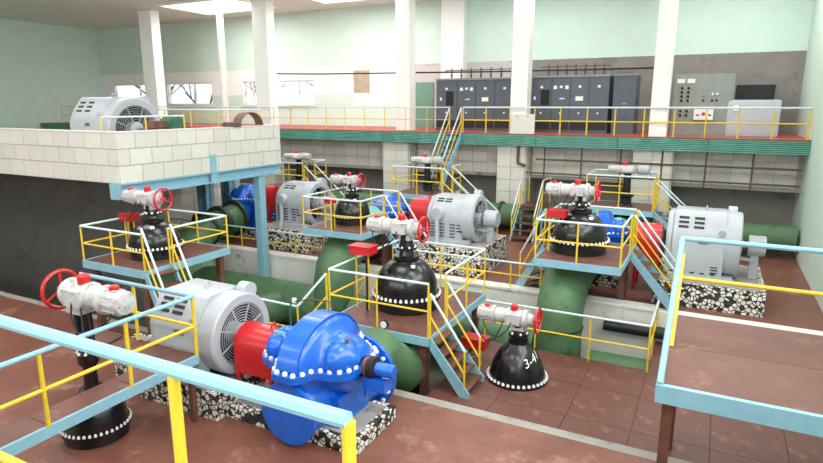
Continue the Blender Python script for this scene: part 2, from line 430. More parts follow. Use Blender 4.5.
wu = struct('wall_under_mezzanine', MB().box(-18.4, -18.1, 14.5, 19.0, 0, 2.86), 'joint', 'tiled wall in the shade below the mezzanine')
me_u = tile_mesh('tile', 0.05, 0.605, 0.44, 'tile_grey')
for i in range(7):
    for k in range(6): place_mesh('tile', me_u, wu, (-18.08, 14.5+0.62*(i+0.5), 0.456*(k+0.5)))

# lower deck at the right with plates
ld = struct('floor_lower_deck', MB().box(-4.42, XR, 8.5, 12.25, -0.9, -0.73), 'brown_steel', 'brown plated lower deck over the trench')
me_pl = {}
px = [-4.42, -3.2, -1.9, -0.8, 0.4, 1.5, XR]; py = [8.5, 9.7, 11.0, 12.25]
for i in range(len(px)-1):
    for j in range(len(py)-1):
        sx, sy = px[i+1]-px[i]-0.008, py[j+1]-py[j]-0.008
        k = (round(sx,2), round(sy,2))
        if k not in me_pl: me_pl[k] = tile_mesh('plate', sx, sy, 0.03, 'brown_deck')
        place_mesh('plate', me_pl[k], ld, ((px[i]+px[i+1])/2, (py[j]+py[j+1])/2, -0.715))
MB().box(-0.8, XR, 12.25, 14.05, -0.9, -0.7).obj('bridge', 'brown_deck', ld, False)
for x in (-4.3, -2.6, -0.9, 1.0, 2.4):
    for y in (8.7, 12.1): MB().box(x-0.08, x+0.08, y-0.08, y+0.08, PIT, -0.9).obj('post', 'brown_steel', ld, False)
MB().box(-4.42, -0.8, 12.25, 12.29, -0.95, -0.7).obj('edge_strip', 'brown_steel', ld, False)
# viewer's landing
struct('floor_landing', MB().box(-9.0, 1.0, YF, 1.95, 2.1, 2.3), 'concrete_grey', 'landing the view is taken from')

# ------------------------------------------------------------------ outside
struct('ground', MB().box(-75, 30, YB+1.5, 75, -0.5, 0), 'snow', 'snowy ground outside the windows')
def bare_tree(loc, h, label, seed):
    rnd = random.Random(seed); m = MB()
    def br(p, d, L, r, dep):
        q = p + d*L; m.tube(p, q, r, 5, r*0.65)
        if dep == 0: return
        for _ in range(3 if dep > 1 else 4):
            nd = (d + Vector((rnd.uniform(-1,1), rnd.uniform(-1,1), rnd.uniform(-0.25,0.6)))*0.75).normalized()
            br(p + d*L*rnd.uniform(0.55, 1.0), nd, L*rnd.uniform(0.5, 0.75), r*0.55, dep-1)
    tr = thing('bare_tree', label, 'tree', loc, group='bare trees outside the windows')
    br(Vector((0,0,0)), Vector((0,0,1)), h*0.45, h*0.016, 4)
    m.obj('branches', 'bark', tr)
    return tr
bare_tree((-36.5, 31, 0), 9.5, 'bare winter tree seen through the leftmost window', 3)
bare_tree((-32.0, 31, 0), 10, 'bare winter tree seen through the second window from the left', 5)
bare_tree((-27.4, 30.5, 0), 9, 'bare winter tree seen beside the round white downpipe', 8)
bare_tree((-21.0, 33, 0), 10, 'bare winter tree seen through the window nearest the stained wall patch', 11)

for i, (a0, a1) in enumerate([(-22.0, -15.0), (-14.5, -7.5), (-7.0, 0.0)]):  # unseen windows with glowing panes, added around the rear fill light
    f = MB()
    for z in (4.2, 6.3, 8.4): f.box(a0, a1, YF, YF+0.08, z-0.06, z+0.06)
    for k in range(5): f.box(a0+(a1-a0)*k/4-0.05, a0+(a1-a0)*k/4+0.05, YF, YF+0.08, 4.2, 8.4)
    wo = struct('window_%d' % (5+i), f, 'white_paint', 'large daylight window behind the viewer')
    MB().box(a0, a1, YF+0.01, YF+0.03, 4.2, 8.4).obj('pane', 'lit', wo, False)  # glowing pane of the window added for fill light
for i, (a0, a1) in enumerate([(-2.8, 4.8), (5.2, 12.8)]):  # unseen windows with glowing panes, added around the right fill light
    f = MB()
    for z in (5.1, 8.1): f.box(XR-0.08, XR, a0, a1, z-0.06, z+0.06)
    for k in range(5): f.box(XR-0.08, XR, a0+(a1-a0)*k/4-0.05, a0+(a1-a0)*k/4+0.05, 5.1, 8.1)
    wo = struct('window_%d' % (8+i), f, 'white_paint', 'large daylight window in the right end wall')
    MB().box(XR-0.03, XR-0.01, a0, a1, 5.1, 8.1).obj('pane', 'lit', wo, False)  # glowing pane of the window added for fill light
# ------------------------------------------------------------------ glowing ceiling panels added for fill light
for i, (x, y) in enumerate(FILL_PANELS):
    t = thing('ceiling_lamp', 'rectangular ceiling lamp, %s in the row above the %s' % (('leftmost', 'second from the left', 'third from the left', 'rightmost')[i//4], ('landing', 'near pumps', 'trench', 'gallery front')[i % 4]), 'lamp', (x, y, CEIL-0.001), group='ceiling lamp panels')
    f = MB().box(-2.3, 2.3, -1.6, -1.5, -0.1, 0).box(-2.3, 2.3, 1.5, 1.6, -0.1, 0).box(-2.3, -2.2, -1.5, 1.5, -0.1, 0).box(2.2, 2.3, -1.5, 1.5, -0.1, 0)
    f.obj('frame', 'white_paint', t, False)
    MB().box(-2.2, 2.2, -1.5, 1.5, -0.06, -0.02).obj('diffuser', 'lit', t, False)

# ------------------------------------------------------------------ railing / stair / platform helpers
def rails(par, pts, h=0.95, every=1.1, top='pale_rail', post='yellow_rail', mid='yellow_rail', r=0.022, ends=True, skip_first=False, midf=0.5):
    """pts: local deck-level points. Adds railing_post, top_rail and mid_rail children."""
    pts = [Vector(p) for p in pts]
    up = Vector((0,0,h))
    for i in range(len(pts)-1):
        a, b_ = pts[i], pts[i+1]; L = (b_-a).length; n = max(1, round(L/every))
        MB().tube(a+up, b_+up, r*1.15).obj('top_rail', top, par)
        MB().tube(a+up*midf, b_+up*midf, r*0.9).obj('mid_rail', mid, par)
        for k in range(n+1):
            if k == 0 and (i > 0 or skip_first): continue
            p = a.lerp(b_, k/n)
            MB().tube(p, p+up*0.995, r*0.95).obj('railing_post', post, par)
def stair(name, label, top, foot, width, n, group=None, rail=(1, 1), h=0.9, string='light_blue', tread='brown_steel', ext=0.0):
    """a straight stair from top point to foot point (centre lines)"""
    top, foot = Vector(top), Vector(foot)
    d = Vector((foot.x-top.x, foot.y-top.y, 0)); L = d.length; dz = top.z-foot.z
    t = thing(name, label, 'stairs', foot, math.atan2(-d.y, -d.x), group)    # local +x climbs
    ang = math.atan2(dz, L)
    for s in (-1, 1):
        y0 = s*width/2
        hh = 0.11/math.cos(ang)
        poly = [(0-0.06, 0), (0.14, 0), (L, dz-hh*1.1), (L, dz+0.02), (L-0.02, dz+0.02), (-0.06, 0.1)]
        MB().prism(poly, y0-0.02, y0+0.02, 'Y').obj('stringer', string, t, False)
    for k in range(n):
        z = dz*(k+0.6)/n; xx = L*(k+0.6)/n
        MB().box(xx-0.11, xx+0.13, -width/2+0.02, width/2-0.02, z-0.02, z+0.015).obj('tread', tread, t, False)
    for i, s in enumerate((-1, 1)):
        if not rail[i]: continue
        y0 = s*width/2
        a = Vector((0.05, y0, 0.03)); b_ = Vector((L, y0, dz)); up = Vector((0,0,h))
        MB().tube(a+up, b_+up, 0.025).obj('handrail', 'pale_rail', t)
        MB().tube(a+up*0.5, b_+up*0.5, 0.02).obj('mid_rail', 'yellow_rail', t)
        m = max(1, round(L/1.1))
        for k in range(m+1):
            p = a.lerp(b_, k/m); MB().tube(p, p+up, 0.021).obj('railing_post', 'yellow_rail', t)
    return t
def platform(label, x0, x1, y0, y1, z, runs, foot, legs=None, h=0.9, rim=0.16, holes=None, group='valve platforms', name='valve_platform', every=1.15, braces=True):
    t = thing(name, label, 'platform', ((x0+x1)/2, (y0+y1)/2, foot), 0, group)
    l = t.location
    nx = max(1, round((x1-x0)/1.15)); ny = max(1, round((y1-y0)/1.15))
    sx, sy = (x1-x0)/nx, (y1-y0)/ny
    me = tile_mesh('deck_plate', sx-0.008, sy-0.008, 0.025, 'brown_deck')
    for i in range(nx):
        for j in range(ny): place_mesh('deck_plate', me, t, (x0+sx*(i+0.5)-l[0], y0+sy*(j+0.5)-l[1], z-0.0125-l[2]))
    for a in ((x0-0.03, x0, y0-0.03, y1+0.03), (x1, x1+0.03, y0-0.03, y1+0.03), (x0, x1, y0-0.03, y0), (x0, x1, y1, y1+0.03)):
        relbox(t, *a, z-rim, z+0.01).obj('rim_beam', 'light_blue', t, False)
    for (lx, ly, lz) in (legs if legs is not None else [(x, y, foot) for x in (x0+0.15, x1-0.15) for y in (y0+0.15, y1-0.15)]):
        relbox(t, lx-0.07, lx+0.07, ly-0.07, ly+0.07, lz, z-0.03).obj('leg', 'brown_steel', t, False)
    for run in runs: rails(t, [(p[0]-l[0], p[1]-l[1], z-l[2]) for p in run], h, every)
    return t

# ------------------------------------------------------------------ valves
def bolts_ring(m, R, n, z, r=0.03, axis='Z', c=(0,0,0), a0=0.0, hgt=0.03):
    for i in range(n):
        a = a0 + 2*PI*i/n; p, q = R*math.cos(a), R*math.sin(a)
        pr = [(z, r), (z+hgt*0.6, r), (z+hgt, r*0.5)]
        m.lathe(pr, 6, axis, (c[0]+p, c[1]+q, c[2]) if axis == 'Z' else ((c[0], c[1]+p, c[2]+q) if axis == 'X' else (c[0]+q, c[1], c[2]+p)))
    return m
def actuator(t, z, flip=False, k=1.0, off=-0.22):
    s = -1 if flip else 1
    base = Matrix.Translation((s*off*k, 0, z)) @ Matrix.Scale(k, 4)
    F = base @ (Matrix.Scale(-1, 4, (1,0,0)) if flip else Matrix.Identity(4))
    def T(m): m.v = [tuple(F @ Vector(p)) for p in m.v]; return m
    m = MB().lathe([(-0.35, 0.10), (-0.34, 0.17), (-0.08, 0.17), (-0.06, 0.205), (0.0, 0.205), (0.02, 0.185), (0.30, 0.185), (0.33, 0.215), (0.42, 0.215), (0.44, 0.15), (0.56, 0.12), (0.58, 0.06)], 20, 'X')
    m.cbox((0.12, -0.17, 0), (0.34, 0.12, 0.24)); m.cbox((-off, 0.0, -0.2), (0.3, 0.28, 0.14))
    T(m).obj('actuator_body', 'pale_actuator', t)
    mm = MB().lathe([(-0.78, 0.11), (-0.76, 0.16), (-0.70, 0.175), (-0.42, 0.175), (-0.40, 0.21), (-0.35, 0.21), (-0.34, 0.12)], 20, 'X')
    for q in range(10):
        a = 2*PI*q/10; mm.cbox((0,0,0), (0.26, 0.03, 0.02), Matrix.Translation((-0.56, 0.178*math.cos(a), 0.178*math.sin(a))) @ Matrix.Rotation(a-PI/2, 4, 'X'))
    T(mm).obj('actuator_motor', 'pale_actuator', t)
    T(MB().lathe([(0.17, 0.085), (0.28, 0.085), (0.31, 0.06)], 14, 'Z', (0.1, 0, 0))).obj('indicator_cap', 'red_paint', t)
    T(MB().lathe([(0.15, 0.07), (0.22, 0.07), (0.24, 0.04)], 12, 'Z', (-0.55, 0, 0))).obj('motor_cap', 'red_paint', t)
    T(MB().tube((0.57, 0, 0), (0.70, 0, 0), 0.025)).obj('wheel_shaft', 'steel', t)
    hw = T(MB().torus(0.28, 0.028, 28, 8, 'X', (0.66, 0, 0))).obj('handwheel', 'red_paint', t)
    for q in range(3):
        a = PI/2 + q*2*PI/3
        T(MB().tube((0.66, 0, 0), (0.66, 0.275*math.cos(a), 0.275*math.sin(a)), 0.02)).obj('spoke', 'red_paint', hw)
    T(MB().lathe([(0.63, 0.055), (0.69, 0.055)], 12, 'X')).obj('hub', 'red_paint', hw)
    T(MB().path([(0.1, -0.22, -0.05), (0.02, -0.3, -0.25), (-0.15, -0.34, -0.42), (-0.4, -0.3, -0.4), (-0.6, -0.15, -0.2), (-0.6, -0.1, -0.12)], 0.014, 6)).obj('cable', 'black_rubber', t)
    T(MB().path([(-0.1, -0.22, -0.1), (-0.25, -0.32, -0.5), (-0.5, -0.25, -0.6), (-0.75, -0.1, -0.45)], 0.014, 6)).obj('cable', 'black_rubber', t)
def valve_big(label, loc, R=0.64, za=1.8, k=0.9, flip=False, dome=0.68):
    """black domed gate valve; za = height of the actuator axis, k = actuator size"""
    t = thing('gate_valve', label, 'valve', loc, 0, 'motor driven gate valves with black domes')
    f = R/0.64; dome *= f; z0 = 0.34*f
    pr = [(0.0, R*1.0), (0.2*f, R*1.0), (0.2*f, R*1.08), (0.27*f, R*1.08), (0.275*f, R*1.05), (0.33*f, R*1.05), (0.335*f, R*0.98)]
    for q in range(1, 10):
        a = q/9*PI/2*0.88; pr.append((z0 + dome*math.sin(a), R*0.98*math.cos(a)**0.85))
    zt = z0+dome
    pr += [(zt+0.02, 0.17*f)]
    MB().lathe(pr, 36).obj('bonnet', 'black_gloss', t)
    bolts_ring(MB(), R*1.05, 40, 0.275*f, 0.03*f, hgt=0.06*f).obj('flange_bolts', 'white_bolt', t, kind='stuff')
    zb = za - 0.14*k
    h = zb - zt
    MB().lathe([(zt-0.03, 0.26*f), (zt+0.04, 0.26*f), (zt+0.05, 0.15*f), (zt+h*0.28, 0.13*f), (zt+h*0.34, 0.21*f), (zt+h*0.44, 0.21*f), (zt+h*0.46, 0.15*f), (zt+h*0.9, 0.11*f), (zb, 0.16*f)], 18).obj('neck', 'black_gloss', t)
    bolts_ring(MB(), 0.19*f, 8, zt+h*0.44, 0.022, hgt=0.04).obj('neck_bolts', 'white_bolt', t, kind='stuff')
    for y in (-0.14*f, 0.14*f): MB().cbox((0, y, zt+h*0.68), (0.1*f, 0.04, h*0.5)).obj('yoke_arm', 'black_gloss', t)
    MB().lathe([(0, 0.05), (0.05, 0.05), (0.06, 0.02)], 10, 'Z', (0.3*f, -0.3*f, zt-0.13)).obj('vent_plug', 'white_bolt', t)
    actuator(t, za, flip, k)
    return t
def valve_bell(label, loc):
    t = thing('gate_valve', label, 'valve', loc, 0, 'motor driven gate valves with black domes')
    pr = [(0.0, 0.62), (0.05, 0.62), (0.055, 0.57), (0.2, 0.54), (0.38, 0.48), (0.55, 0.39), (0.68, 0.29), (0.76, 0.2), (0.8, 0.17)]
    MB().lathe(pr, 36).obj('bonnet', 'black_gloss', t)
    bolts_ring(MB(), 0.59, 36, 0.05, 0.03, hgt=0.05).obj('flange_bolts', 'white_bolt', t, kind='stuff')
    MB().lathe([(0.76, 0.2), (0.84, 0.2), (0.85, 0.16), (0.9, 0.16), (0.91, 0.2), (0.96, 0.2), (0.97, 0.14), (1.08, 0.11), (1.14, 0.16)], 18).obj('neck', 'black_gloss', t)
    bolts_ring(MB(), 0.17, 6, 0.96, 0.022, hgt=0.05).obj('neck_bolts', 'white_bolt', t, kind='stuff')
    actuator(t, 1.27, False, 0.86)
    # painted number on the bell, wrapped on the surface
    cu = bpy.data.curves.new('number', 'FONT'); cu.body = '3-41'; cu.size = 0.24; cu.align_x = 'CENTER'
    to = bpy.data.objects.new('number', cu); C.objects.link(to)
    dg = bpy.context.evaluated_depsgraph_get(); me = bpy.data.meshes.new_from_object(to.evaluated_get(dg))
    bpy.data.objects.remove(to)
    bm = bmesh.new(); bm.from_mesh(me)
    bmesh.ops.subdivide_edges(bm, edges=[e for e in bm.edges if e.calc_length() > 0.06], cuts=1)
    for v in bm.verts:
        zz = 0.46 + v.co.y*0.9 + v.co.x*0.3
        r = 0.5
        for (h0, r0), (h1, r1) in zip(pr, pr[1:]):
            if h0 <= zz <= h1: r = r0 + (r1-r0)*(zz-h0)/(h1-h0)
        a = R_(-28) + v.co.x/r
        v.co = ((r+0.008)*math.cos(a), (r+0.008)*math.sin(a), zz)
    bm.to_mesh(me); bm.free(); me.materials.clear(); me.materials.append(MATS['white_paint'])
    o = bpy.data.objects.new('painted_number', me); C.objects.link(o); o.parent = t; o['label'] = 'white painted number on the black bell'
    return t
def valve_tall(label, loc, zb=0.12):
    """suction valve: body under the platform, long stem, flat gear and small motor on top"""
    t = thing('suction_valve', label, 'valve', loc, 0, 'suction valves by the gallery wall')
    MB().lathe([(0, 0.42), (0.25, 0.5), (0.3, 0.58), (0.38, 0.58), (0.4, 0.5), (0.7, 0.38), (0.95, 0.24), (1.0, 0.18), (1.2, 0.17), (1.25, 0.24), (1.32, 0.24), (1.34, 0.13), (1.95, 0.11), (2.0, 0.2)], 24, 'Z', (0,0,zb)).obj('body', 'black_gloss', t)
    MB().lathe([(2.0, 0.24), (2.05, 0.3), (2.12, 0.3), (2.2, 0.24), (2.24, 0.12)], 22, 'Z', (0,0,zb)).obj('gear_case', 'pale_actuator', t)
    z = zb+2.12
    MB().lathe([(-0.6, 0.09), (-0.58, 0.12), (0.2, 0.13), (0.22, 0.1)], 16, 'X', (0, -0.12, z)).obj('gear_box', 'pale_actuator', t)
    MB().lathe([(0.3, 0.08), (0.32, 0.15), (0.62, 0.15), (0.66, 0.1)], 16, 'X', (0, -0.05, z)).obj('drive_motor', 'grey_paint', t)
    MB().lathe([(0.1, 0.09), (0.2, 0.09), (0.23, 0.05)], 12, 'Z', (-0.1, 0, z)).obj('indicator_cap', 'red_paint', t)
    return t

# ------------------------------------------------------------------ motors
def arc(cx, cy, r, a0, a1, n): return [(cx+r*math.cos(R_(a0+(a1-a0)*i/n)), cy+r*math.sin(R_(a0+(a1-a0)*i/n))) for i in range(n+1)]
def motor(label, loc, style, R=0.78, L=1.6, hub=1.4, exciter=True, zbase=0.6, group='large grey electric motors', conduit=True, rotz=0):
    """axis along local X, fan end at +X; root at the plinth top centre"""
    t = thing('electric_motor', label, 'motor', loc, rotz, group)
    c = hub
    x0, x1 = -L/2, L/2
    if style == 'flat':
        half = [(R*1.02, -R*0.95), (R*1.02, R*0.28), (R*0.92, R*0.52), (R*0.60, R*0.98), (R*0.50, R*1.05)]
        sec = [(-a, b_) for a, b_ in half] + [(a, b_) for a, b_ in half[::-1]]
    else:
        half = [(R*0.96, -R*0.98), (R*0.96, 0.0)] + arc(0, 0, R*0.96, 8, 62, 7) + [(R*0.36, R*0.98)]
        sec = [(-a, b_) for a, b_ in half] + [(a, b_) for a, b_ in half[::-1]]
    MB().prism([(a, b_+c) for a, b_ in sec], x0+0.12, x1-0.34, 'X').obj('housing', 'grey_paint', t, True, bevel=0.012 if style == 'flat' else 0.035)
    # rear cover
    MB().prism([(a*0.93, b_*0.93+c) for a, b_ in sec], x0-0.02, x0+0.13, 'X').obj('rear_cover', 'grey_paint', t, True, bevel=0.03)
    # fan end: ring open in the middle
    Ri = R*0.77
    m = MB().lathe([(x1-0.36, R*1.04), (x1-0.03, R*1.04), (x1, R*1.0), (x1, Ri+0.02), (x1-0.03, Ri), (x1-0.26, Ri), (x1-0.26, 0.1), (x1-0.36, 0.1)], 40, 'X', (0,0,c), caps=False)
    m.obj('end_ring', 'grey_paint', t)
    MB().lathe([(x1-0.255, 0.09), (x1-0.25, Ri-0.005)], 32, 'X', (0,0,c), caps=False).obj('fan_shroud', 'shadow_black', t)
    g = MB()
    for k in range(2 if exciter else 8):
        g.torus(Ri*((0.5 if exciter else 0.36)+0.62*k/(3 if exciter else 7)), 0.007, 36, 4, 'X', (x1-0.02, 0, c))
    for k in range(8):
        a = PI/8+k*PI/4
        g.tube((x1-0.02, Ri*0.3*math.cos(a), c+Ri*0.3*math.sin(a)), (x1-0.02, Ri*math.cos(a), c+Ri*math.sin(a)), 0.012, 6)
    g.obj('fan_grille', 'grey_paint', t, kind='stuff', label='concentric wire fan grille')
    MB().lathe([(x1-0.26, Ri*0.34), (x1+0.03, Ri*0.34), (x1+0.06, Ri*0.26), (x1+0.06, 0.08)], 24, 'X', (0,0,c)).obj('bearing_cap', 'grey_paint', t)
    MB().lathe([(x1, 0.07), (x1+0.28, 0.07)], 14, 'X', (0,0,c)).obj('shaft', 'steel', t)
    if exciter:
        MB().lathe([(x1+0.16, 0.12), (x1+0.17, 0.25), (x1+0.5, 0.25), (x1+0.54, 0.23), (x1+0.54, 0.05)], 26, 'X', (0,0,c+0.03)).obj('exciter', 'grey_paint', t)
        MB().box(x1+0.24, x1+0.42, -0.1, 0.1, zbase-0.02, c-0.2).obj('exciter_bracket', 'grey_paint', t, False)
        MB().cbox((x1+0.1, -0.1, c-0.3), (0.5, 0.14, 0.06)).obj('bracket_arm', 'grey_paint', t, False)
    # louvres on the camera side: slots with lips
    if style == 'flat':
        p0, p1 = Vector((0, -R*0.92, R*0.52+c)), Vector((0, -R*0.60, R*0.98+c))
        dv = (p1-p0).normalized(); nv = Vector((0, -dv.z, dv.y))
        for i, fx in enumerate((-0.46, -0.12)):
            for k in range(3):
                p = p0.lerp(p1, 0.2+0.28*k) + nv*0.01
                M = Matrix.Translation((fx*L/1.6, p.y, p.z)) @ Matrix.Rotation(math.atan2(dv.z, dv.y), 4, 'X')
                MB().cbox((0,0,0), (0.22, 0.055, 0.02), M).obj('louvre', 'dark_slot', t, False)
        for k in range(5):
            MB().cbox((-0.62+0.22*k, -R*1.02-0.004, -R*0.78+c), (0.1, 0.02, 0.03)).obj('louvre', 'dark_slot', t, False)
        for k in range(3):
            MB().cbox((x1-0.52, -R*1.02-0.004, -R*0.55+c-0.07*k), (0.16, 0.02, 0.025)).obj('louvre', 'dark_slot', t, False)
        MB().lathe([(0, 0.085), (0.03, 0.085), (0.035, 0.05), (0.05, 0.05)], 16, 'Y', (x1-0.42, -R*0.93-0.05, c+R*0.5), M=None).obj('eye_cap', 'grey_paint', t)
        MB().cbox((0.0, -R*1.02-0.004, c+R*0.2), (0.22, 0.012, 0.09)).obj('name_plate', 'steel', t, False)
    else:
        for i, fx in enumerate((-0.42, -0.14)):
            for k in range(3):
                a = R_(129 - 9*k); p = Vector((fx*L/1.6, R*0.965*math.cos(a), R*0.965*math.sin(a)+c))
                M = Matrix.Translation(p) @ Matrix.Rotation(a-PI/2, 4, 'X')
                MB().cbox((0,0,0), (0.2, 0.045, 0.02), M).obj('louvre', 'dark_slot', t, False)
        for fx in (-0.55, -0.25, 0.12, 0.36):
            for k in range(5):
                if fx > 0.3 and k > 2: continue
                MB().cbox((fx*L/1.6, -R*0.96-0.003, c-0.12-0.09*k), (0.17, 0.02, 0.03)).obj('louvre', 'dark_slot', t, False)
        if conduit:
            MB().lathe([(-R*0.98-0.14, 0.17), (-R*0.98-0.12, 0.19), (-R*0.8, 0.19)], 20, 'Y', (-0.38*L/1.6, 0, c+0.18)).obj('terminal_cover', 'grey_paint', t)
            MB().path([(-0.38*L/1.6, -R*0.98-0.08, c+0.1), (-0.34*L/1.6, -R*0.98-0.12, c-0.4), (-0.28*L/1.6, -R*0.98-0.42, 0.02)], 0.07, 10).obj('conduit', 'grey_paint', t)
    # feet and top fittings
    for s in (-1, 1):
        MB().box(x0+0.08, x1-0.1, s*R*0.93-0.16, s*R*0.93+0.16, zbase-0.02, zbase+0.1).obj('foot_rail', 'grey_paint', t, False, bevel=0.01)
    MB().box(x0+0.05, x1-0.3, -R*0.7, R*0.7, zbase+0.05, zbase+0.3).obj('base', 'dark_slot', t, False)
    MB().lathe([(-0.1, 0.15), (0.1, 0.15)], 18, 'X', (x1-0.22, R*0.55, c+R*0.95)).obj('air_box', 'grey_paint', t)
    MB().torus(0.06, 0.014, 14, 6, 'X', (0.0, 0, c+R*(1.07 if style == 'flat' else 1.0)+0.03)).obj('lifting_eye', 'grey_paint', t)
    return t
def guard(label, loc, L=0.72, R=0.3, top=0.55, foot=0.0):
    """red arched coupling guard; loc at floor level under the shaft, top = height of the arch centre"""
    t = thing('coupling_guard', label, 'guard', loc, 0, 'red coupling guards')
    poly = [(-R, top-0.42)] + [(-a, b_) for a, b_ in arc(0, top, R, 0, 90, 8)] + arc(0, top, R, 90, 0, 8)[1:] + [(R, top-0.42)]
    MB().prism(poly, -L/2, L/2, 'X').obj('cover', 'red_paint', t, True, bevel=0.012)
    for sx in (-1, 1):
        for sy in (-1, 1):
            MB().cbox((sx*(L/2-0.05), sy*(R-0.04), (top-0.42+foot)/2), (0.07, 0.05, top-0.42-foot)).obj('leg', 'red_paint', t, False)
    MB().torus(0.05, 0.016, 14, 6, 'X', (0.18, 0, top+R+0.03)).obj('lifting_eye', 'red_paint', t)
    MB().cbox((0.05, 0, top+R+0.002), (0.2, 0.012, 0.01)).obj('seam_mark', 'pale_rail', t, False)
    MB().path([(-0.1, -R-0.005, top-0.12), (-0.1, -R-0.05, top-0.14), (0.06, -R-0.05, top-0.14), (0.06, -R-0.005, top-0.12)], 0.012, 6).obj('handle', 'red_paint', t)
    return t
def pump(label, loc, c=1.4, sc=1.0, pipes=True):
    """double suction split-case pump, shaft along X at height c"""
    t = thing('water_pump', label, 'pump', loc, 0, 'blue split-case water pumps')
    R = 0.80*sc
    W = [(-0.92, 0.16), (-0.90, 0.30), (-0.80, 0.40), (-0.62, 0.47), (-0.44, 0.50), (-0.36, 0.56), (-0.30, 0.69), (-0.24, 0.77), (-0.18, 0.80), (0.18, 0.80), (0.24, 0.77), (0.30, 0.69), (0.36, 0.56), (0.44, 0.50), (0.62, 0.47), (0.80, 0.40), (0.90, 0.30), (0.92, 0.16)]
    W = [(a*0.80*sc, r*sc) for a, r in W]
    SQ = Matrix.Translation((0,0,c)) @ Matrix.Diagonal((1,1,0.78,1)) @ Matrix.Translation((0,0,-c))
    up = MB().lathe(W, 28, 'X', (0,0,c), a0=0, a1=PI, M=SQ); up.obj('upper_casing', 'blue_paint', t)
    rim = MB().lathe([(-0.17*sc, R*1.0), (-0.17*sc, R*1.035), (0.17*sc, R*1.035), (0.17*sc, R*1.0)], 28, 'X', (0,0,c), a0=0.15, a1=PI-0.15, M=SQ); rim.obj('volute_rim', 'blue_paint', t)
    lo = MB().lathe([(a, r*0.96) for a, r in W], 24, 'X', (0,0,c), a0=PI, a1=2*PI); lo.obj('lower_casing', 'blue_paint', t)
    # split flange outline: plan contour around the casing
    out = []
    for a, r in W: out.append((a*1.07, r+0.10*sc))
    poly = out + [(a, -b_) for a, b_ in out[::-1]]
    MB().prism(poly, c-0.05*sc, c+0.05*sc, 'Z').obj('split_flange', 'blue_paint', t)
    m = MB()
    L_ = []
    for side in (1, -1):
        pts = [Vector((a*1.03, side*(r+0.05*sc), 0)) for a, r in W]
        acc = 0.0; step = 0.135*sc; nxt = 0.05
        for p, q in zip(pts, pts[1:]):
            d = (q-p).length
            while nxt <= acc + d:
                L_.append(p.lerp(q, (nxt-acc)/d)); nxt += step
            acc += d
    for p in L_: m.lathe([(c+0.05*sc, 0.036*sc), (c+0.085*sc, 0.036*sc), (c+0.10*sc, 0.02*sc)], 8, 'Z', (p.x, p.y, 0))
    m.obj('flange_bolts', 'white_bolt', t, kind='stuff')
    # side suction humps
    for s in (-1, 1):
        h = MB(); n = 10
        prf = [(0.30*sc*math.sin(PI*k/n)) for k in range(n+1)]
        h.lathe([(s*(0.28+0.52*k/n)*sc, 0.33*sc*math.sin(PI*(k/n*0.9+0.1))+0.02) for k in range(n+1)], 20, 'X', (0, -0.2*sc, c+0.2*sc), M=SQ)
        h.obj('suction_hump', 'blue_paint', t)
        MB().lathe([(0, 0.03*sc), (0.05*sc, 0.03*sc)], 8, 'Z', (s*0.6*sc, -0.2*sc, c+0.4*sc)).obj('drain_plug', 'rust_shell', t)
        b = MB().lathe([(s*0.78*sc, 0.14*sc), (s*0.84*sc, 0.14*sc)], 16, 'X', (0,0,c)); b.obj('gland', 'rust_shell', t)
        MB().lathe([(s*0.84*sc, 0.12*sc), (s*0.86*sc, 0.16*sc), (s*0.95*sc, 0.16*sc), (s*0.97*sc, 0.1*sc)], 18, 'X', (0,0,c)).obj('bearing_housing', 'shadow_black', t)
        MB().box(min(s*0.8*sc, s*1.15*sc), max(s*0.8*sc, s*1.15*sc), -0.12*sc, 0.12*sc, c-0.3*sc, c-0.12*sc).obj('bearing_bracket', 'blue_paint', t, False)
    MB().lathe([(0.96*sc, 0.1*sc), (1.22*sc, 0.1*sc), (1.24*sc, 0.085*sc)], 16, 'X', (0,0,c)).obj('shaft_cover', 'blue_paint', t)
    MB().lathe([(-1.3*sc, 0.06*sc), (-1.1*sc, 0.06*sc)], 12, 'X', (0,0,c)).obj('shaft', 'steel', t)
    # discharge and suction branches with bolted flanges
    for s in (1, -1):
        zc = c-0.6*sc
        if s == -1:
            MB().lathe([(-0.1*sc, 0.5*sc), (-0.55*sc, 0.42*sc), (-0.75*sc, 0.36*sc), (-0.76*sc, 0.46*sc), (-0.82*sc, 0.46*sc)], 28, 'Y', (0.0, 0, c-0.55*sc)).obj('suction_branch', 'blue_paint', t)
            continue
        MB().lathe([(s*0.3*sc, 0.46*sc), (s*0.82*sc, 0.5*sc), (s*0.83*sc, 0.66*sc), (s*0.90*sc, 0.66*sc)], 30, 'Y', (0.12*sc, 0, zc)).obj('branch_flange', 'blue_paint', t)
        bb = MB()
        for k in range(20):
            a = 2*PI*k/20; q = (0.12*sc+0.6*sc*math.cos(a), 0, zc+0.6*sc*math.sin(a))
            bb.lathe([(0.80*s*sc, 0.034*sc), (0.76*s*sc, 0.034*sc), (0.75*s*sc, 0.02*sc)], 8, 'Y', q)
        bb.obj('branch_bolts', 'white_bolt', t, kind='stuff')
    for s in (-1, 1): MB().box(s*0.45*sc-0.12, s*0.45*sc+0.12, -0.4*sc, 0.4*sc, 0, c-0.4*sc).obj('foot', 'blue_paint', t, False)
    MB().cbox((-0.45*sc, -0.36*sc, c+0.4*sc), (0.2*sc, 0.02, 0.05*sc), Matrix.Identity(4)).obj('cast_mark', 'turquoise', t, False)
    return t
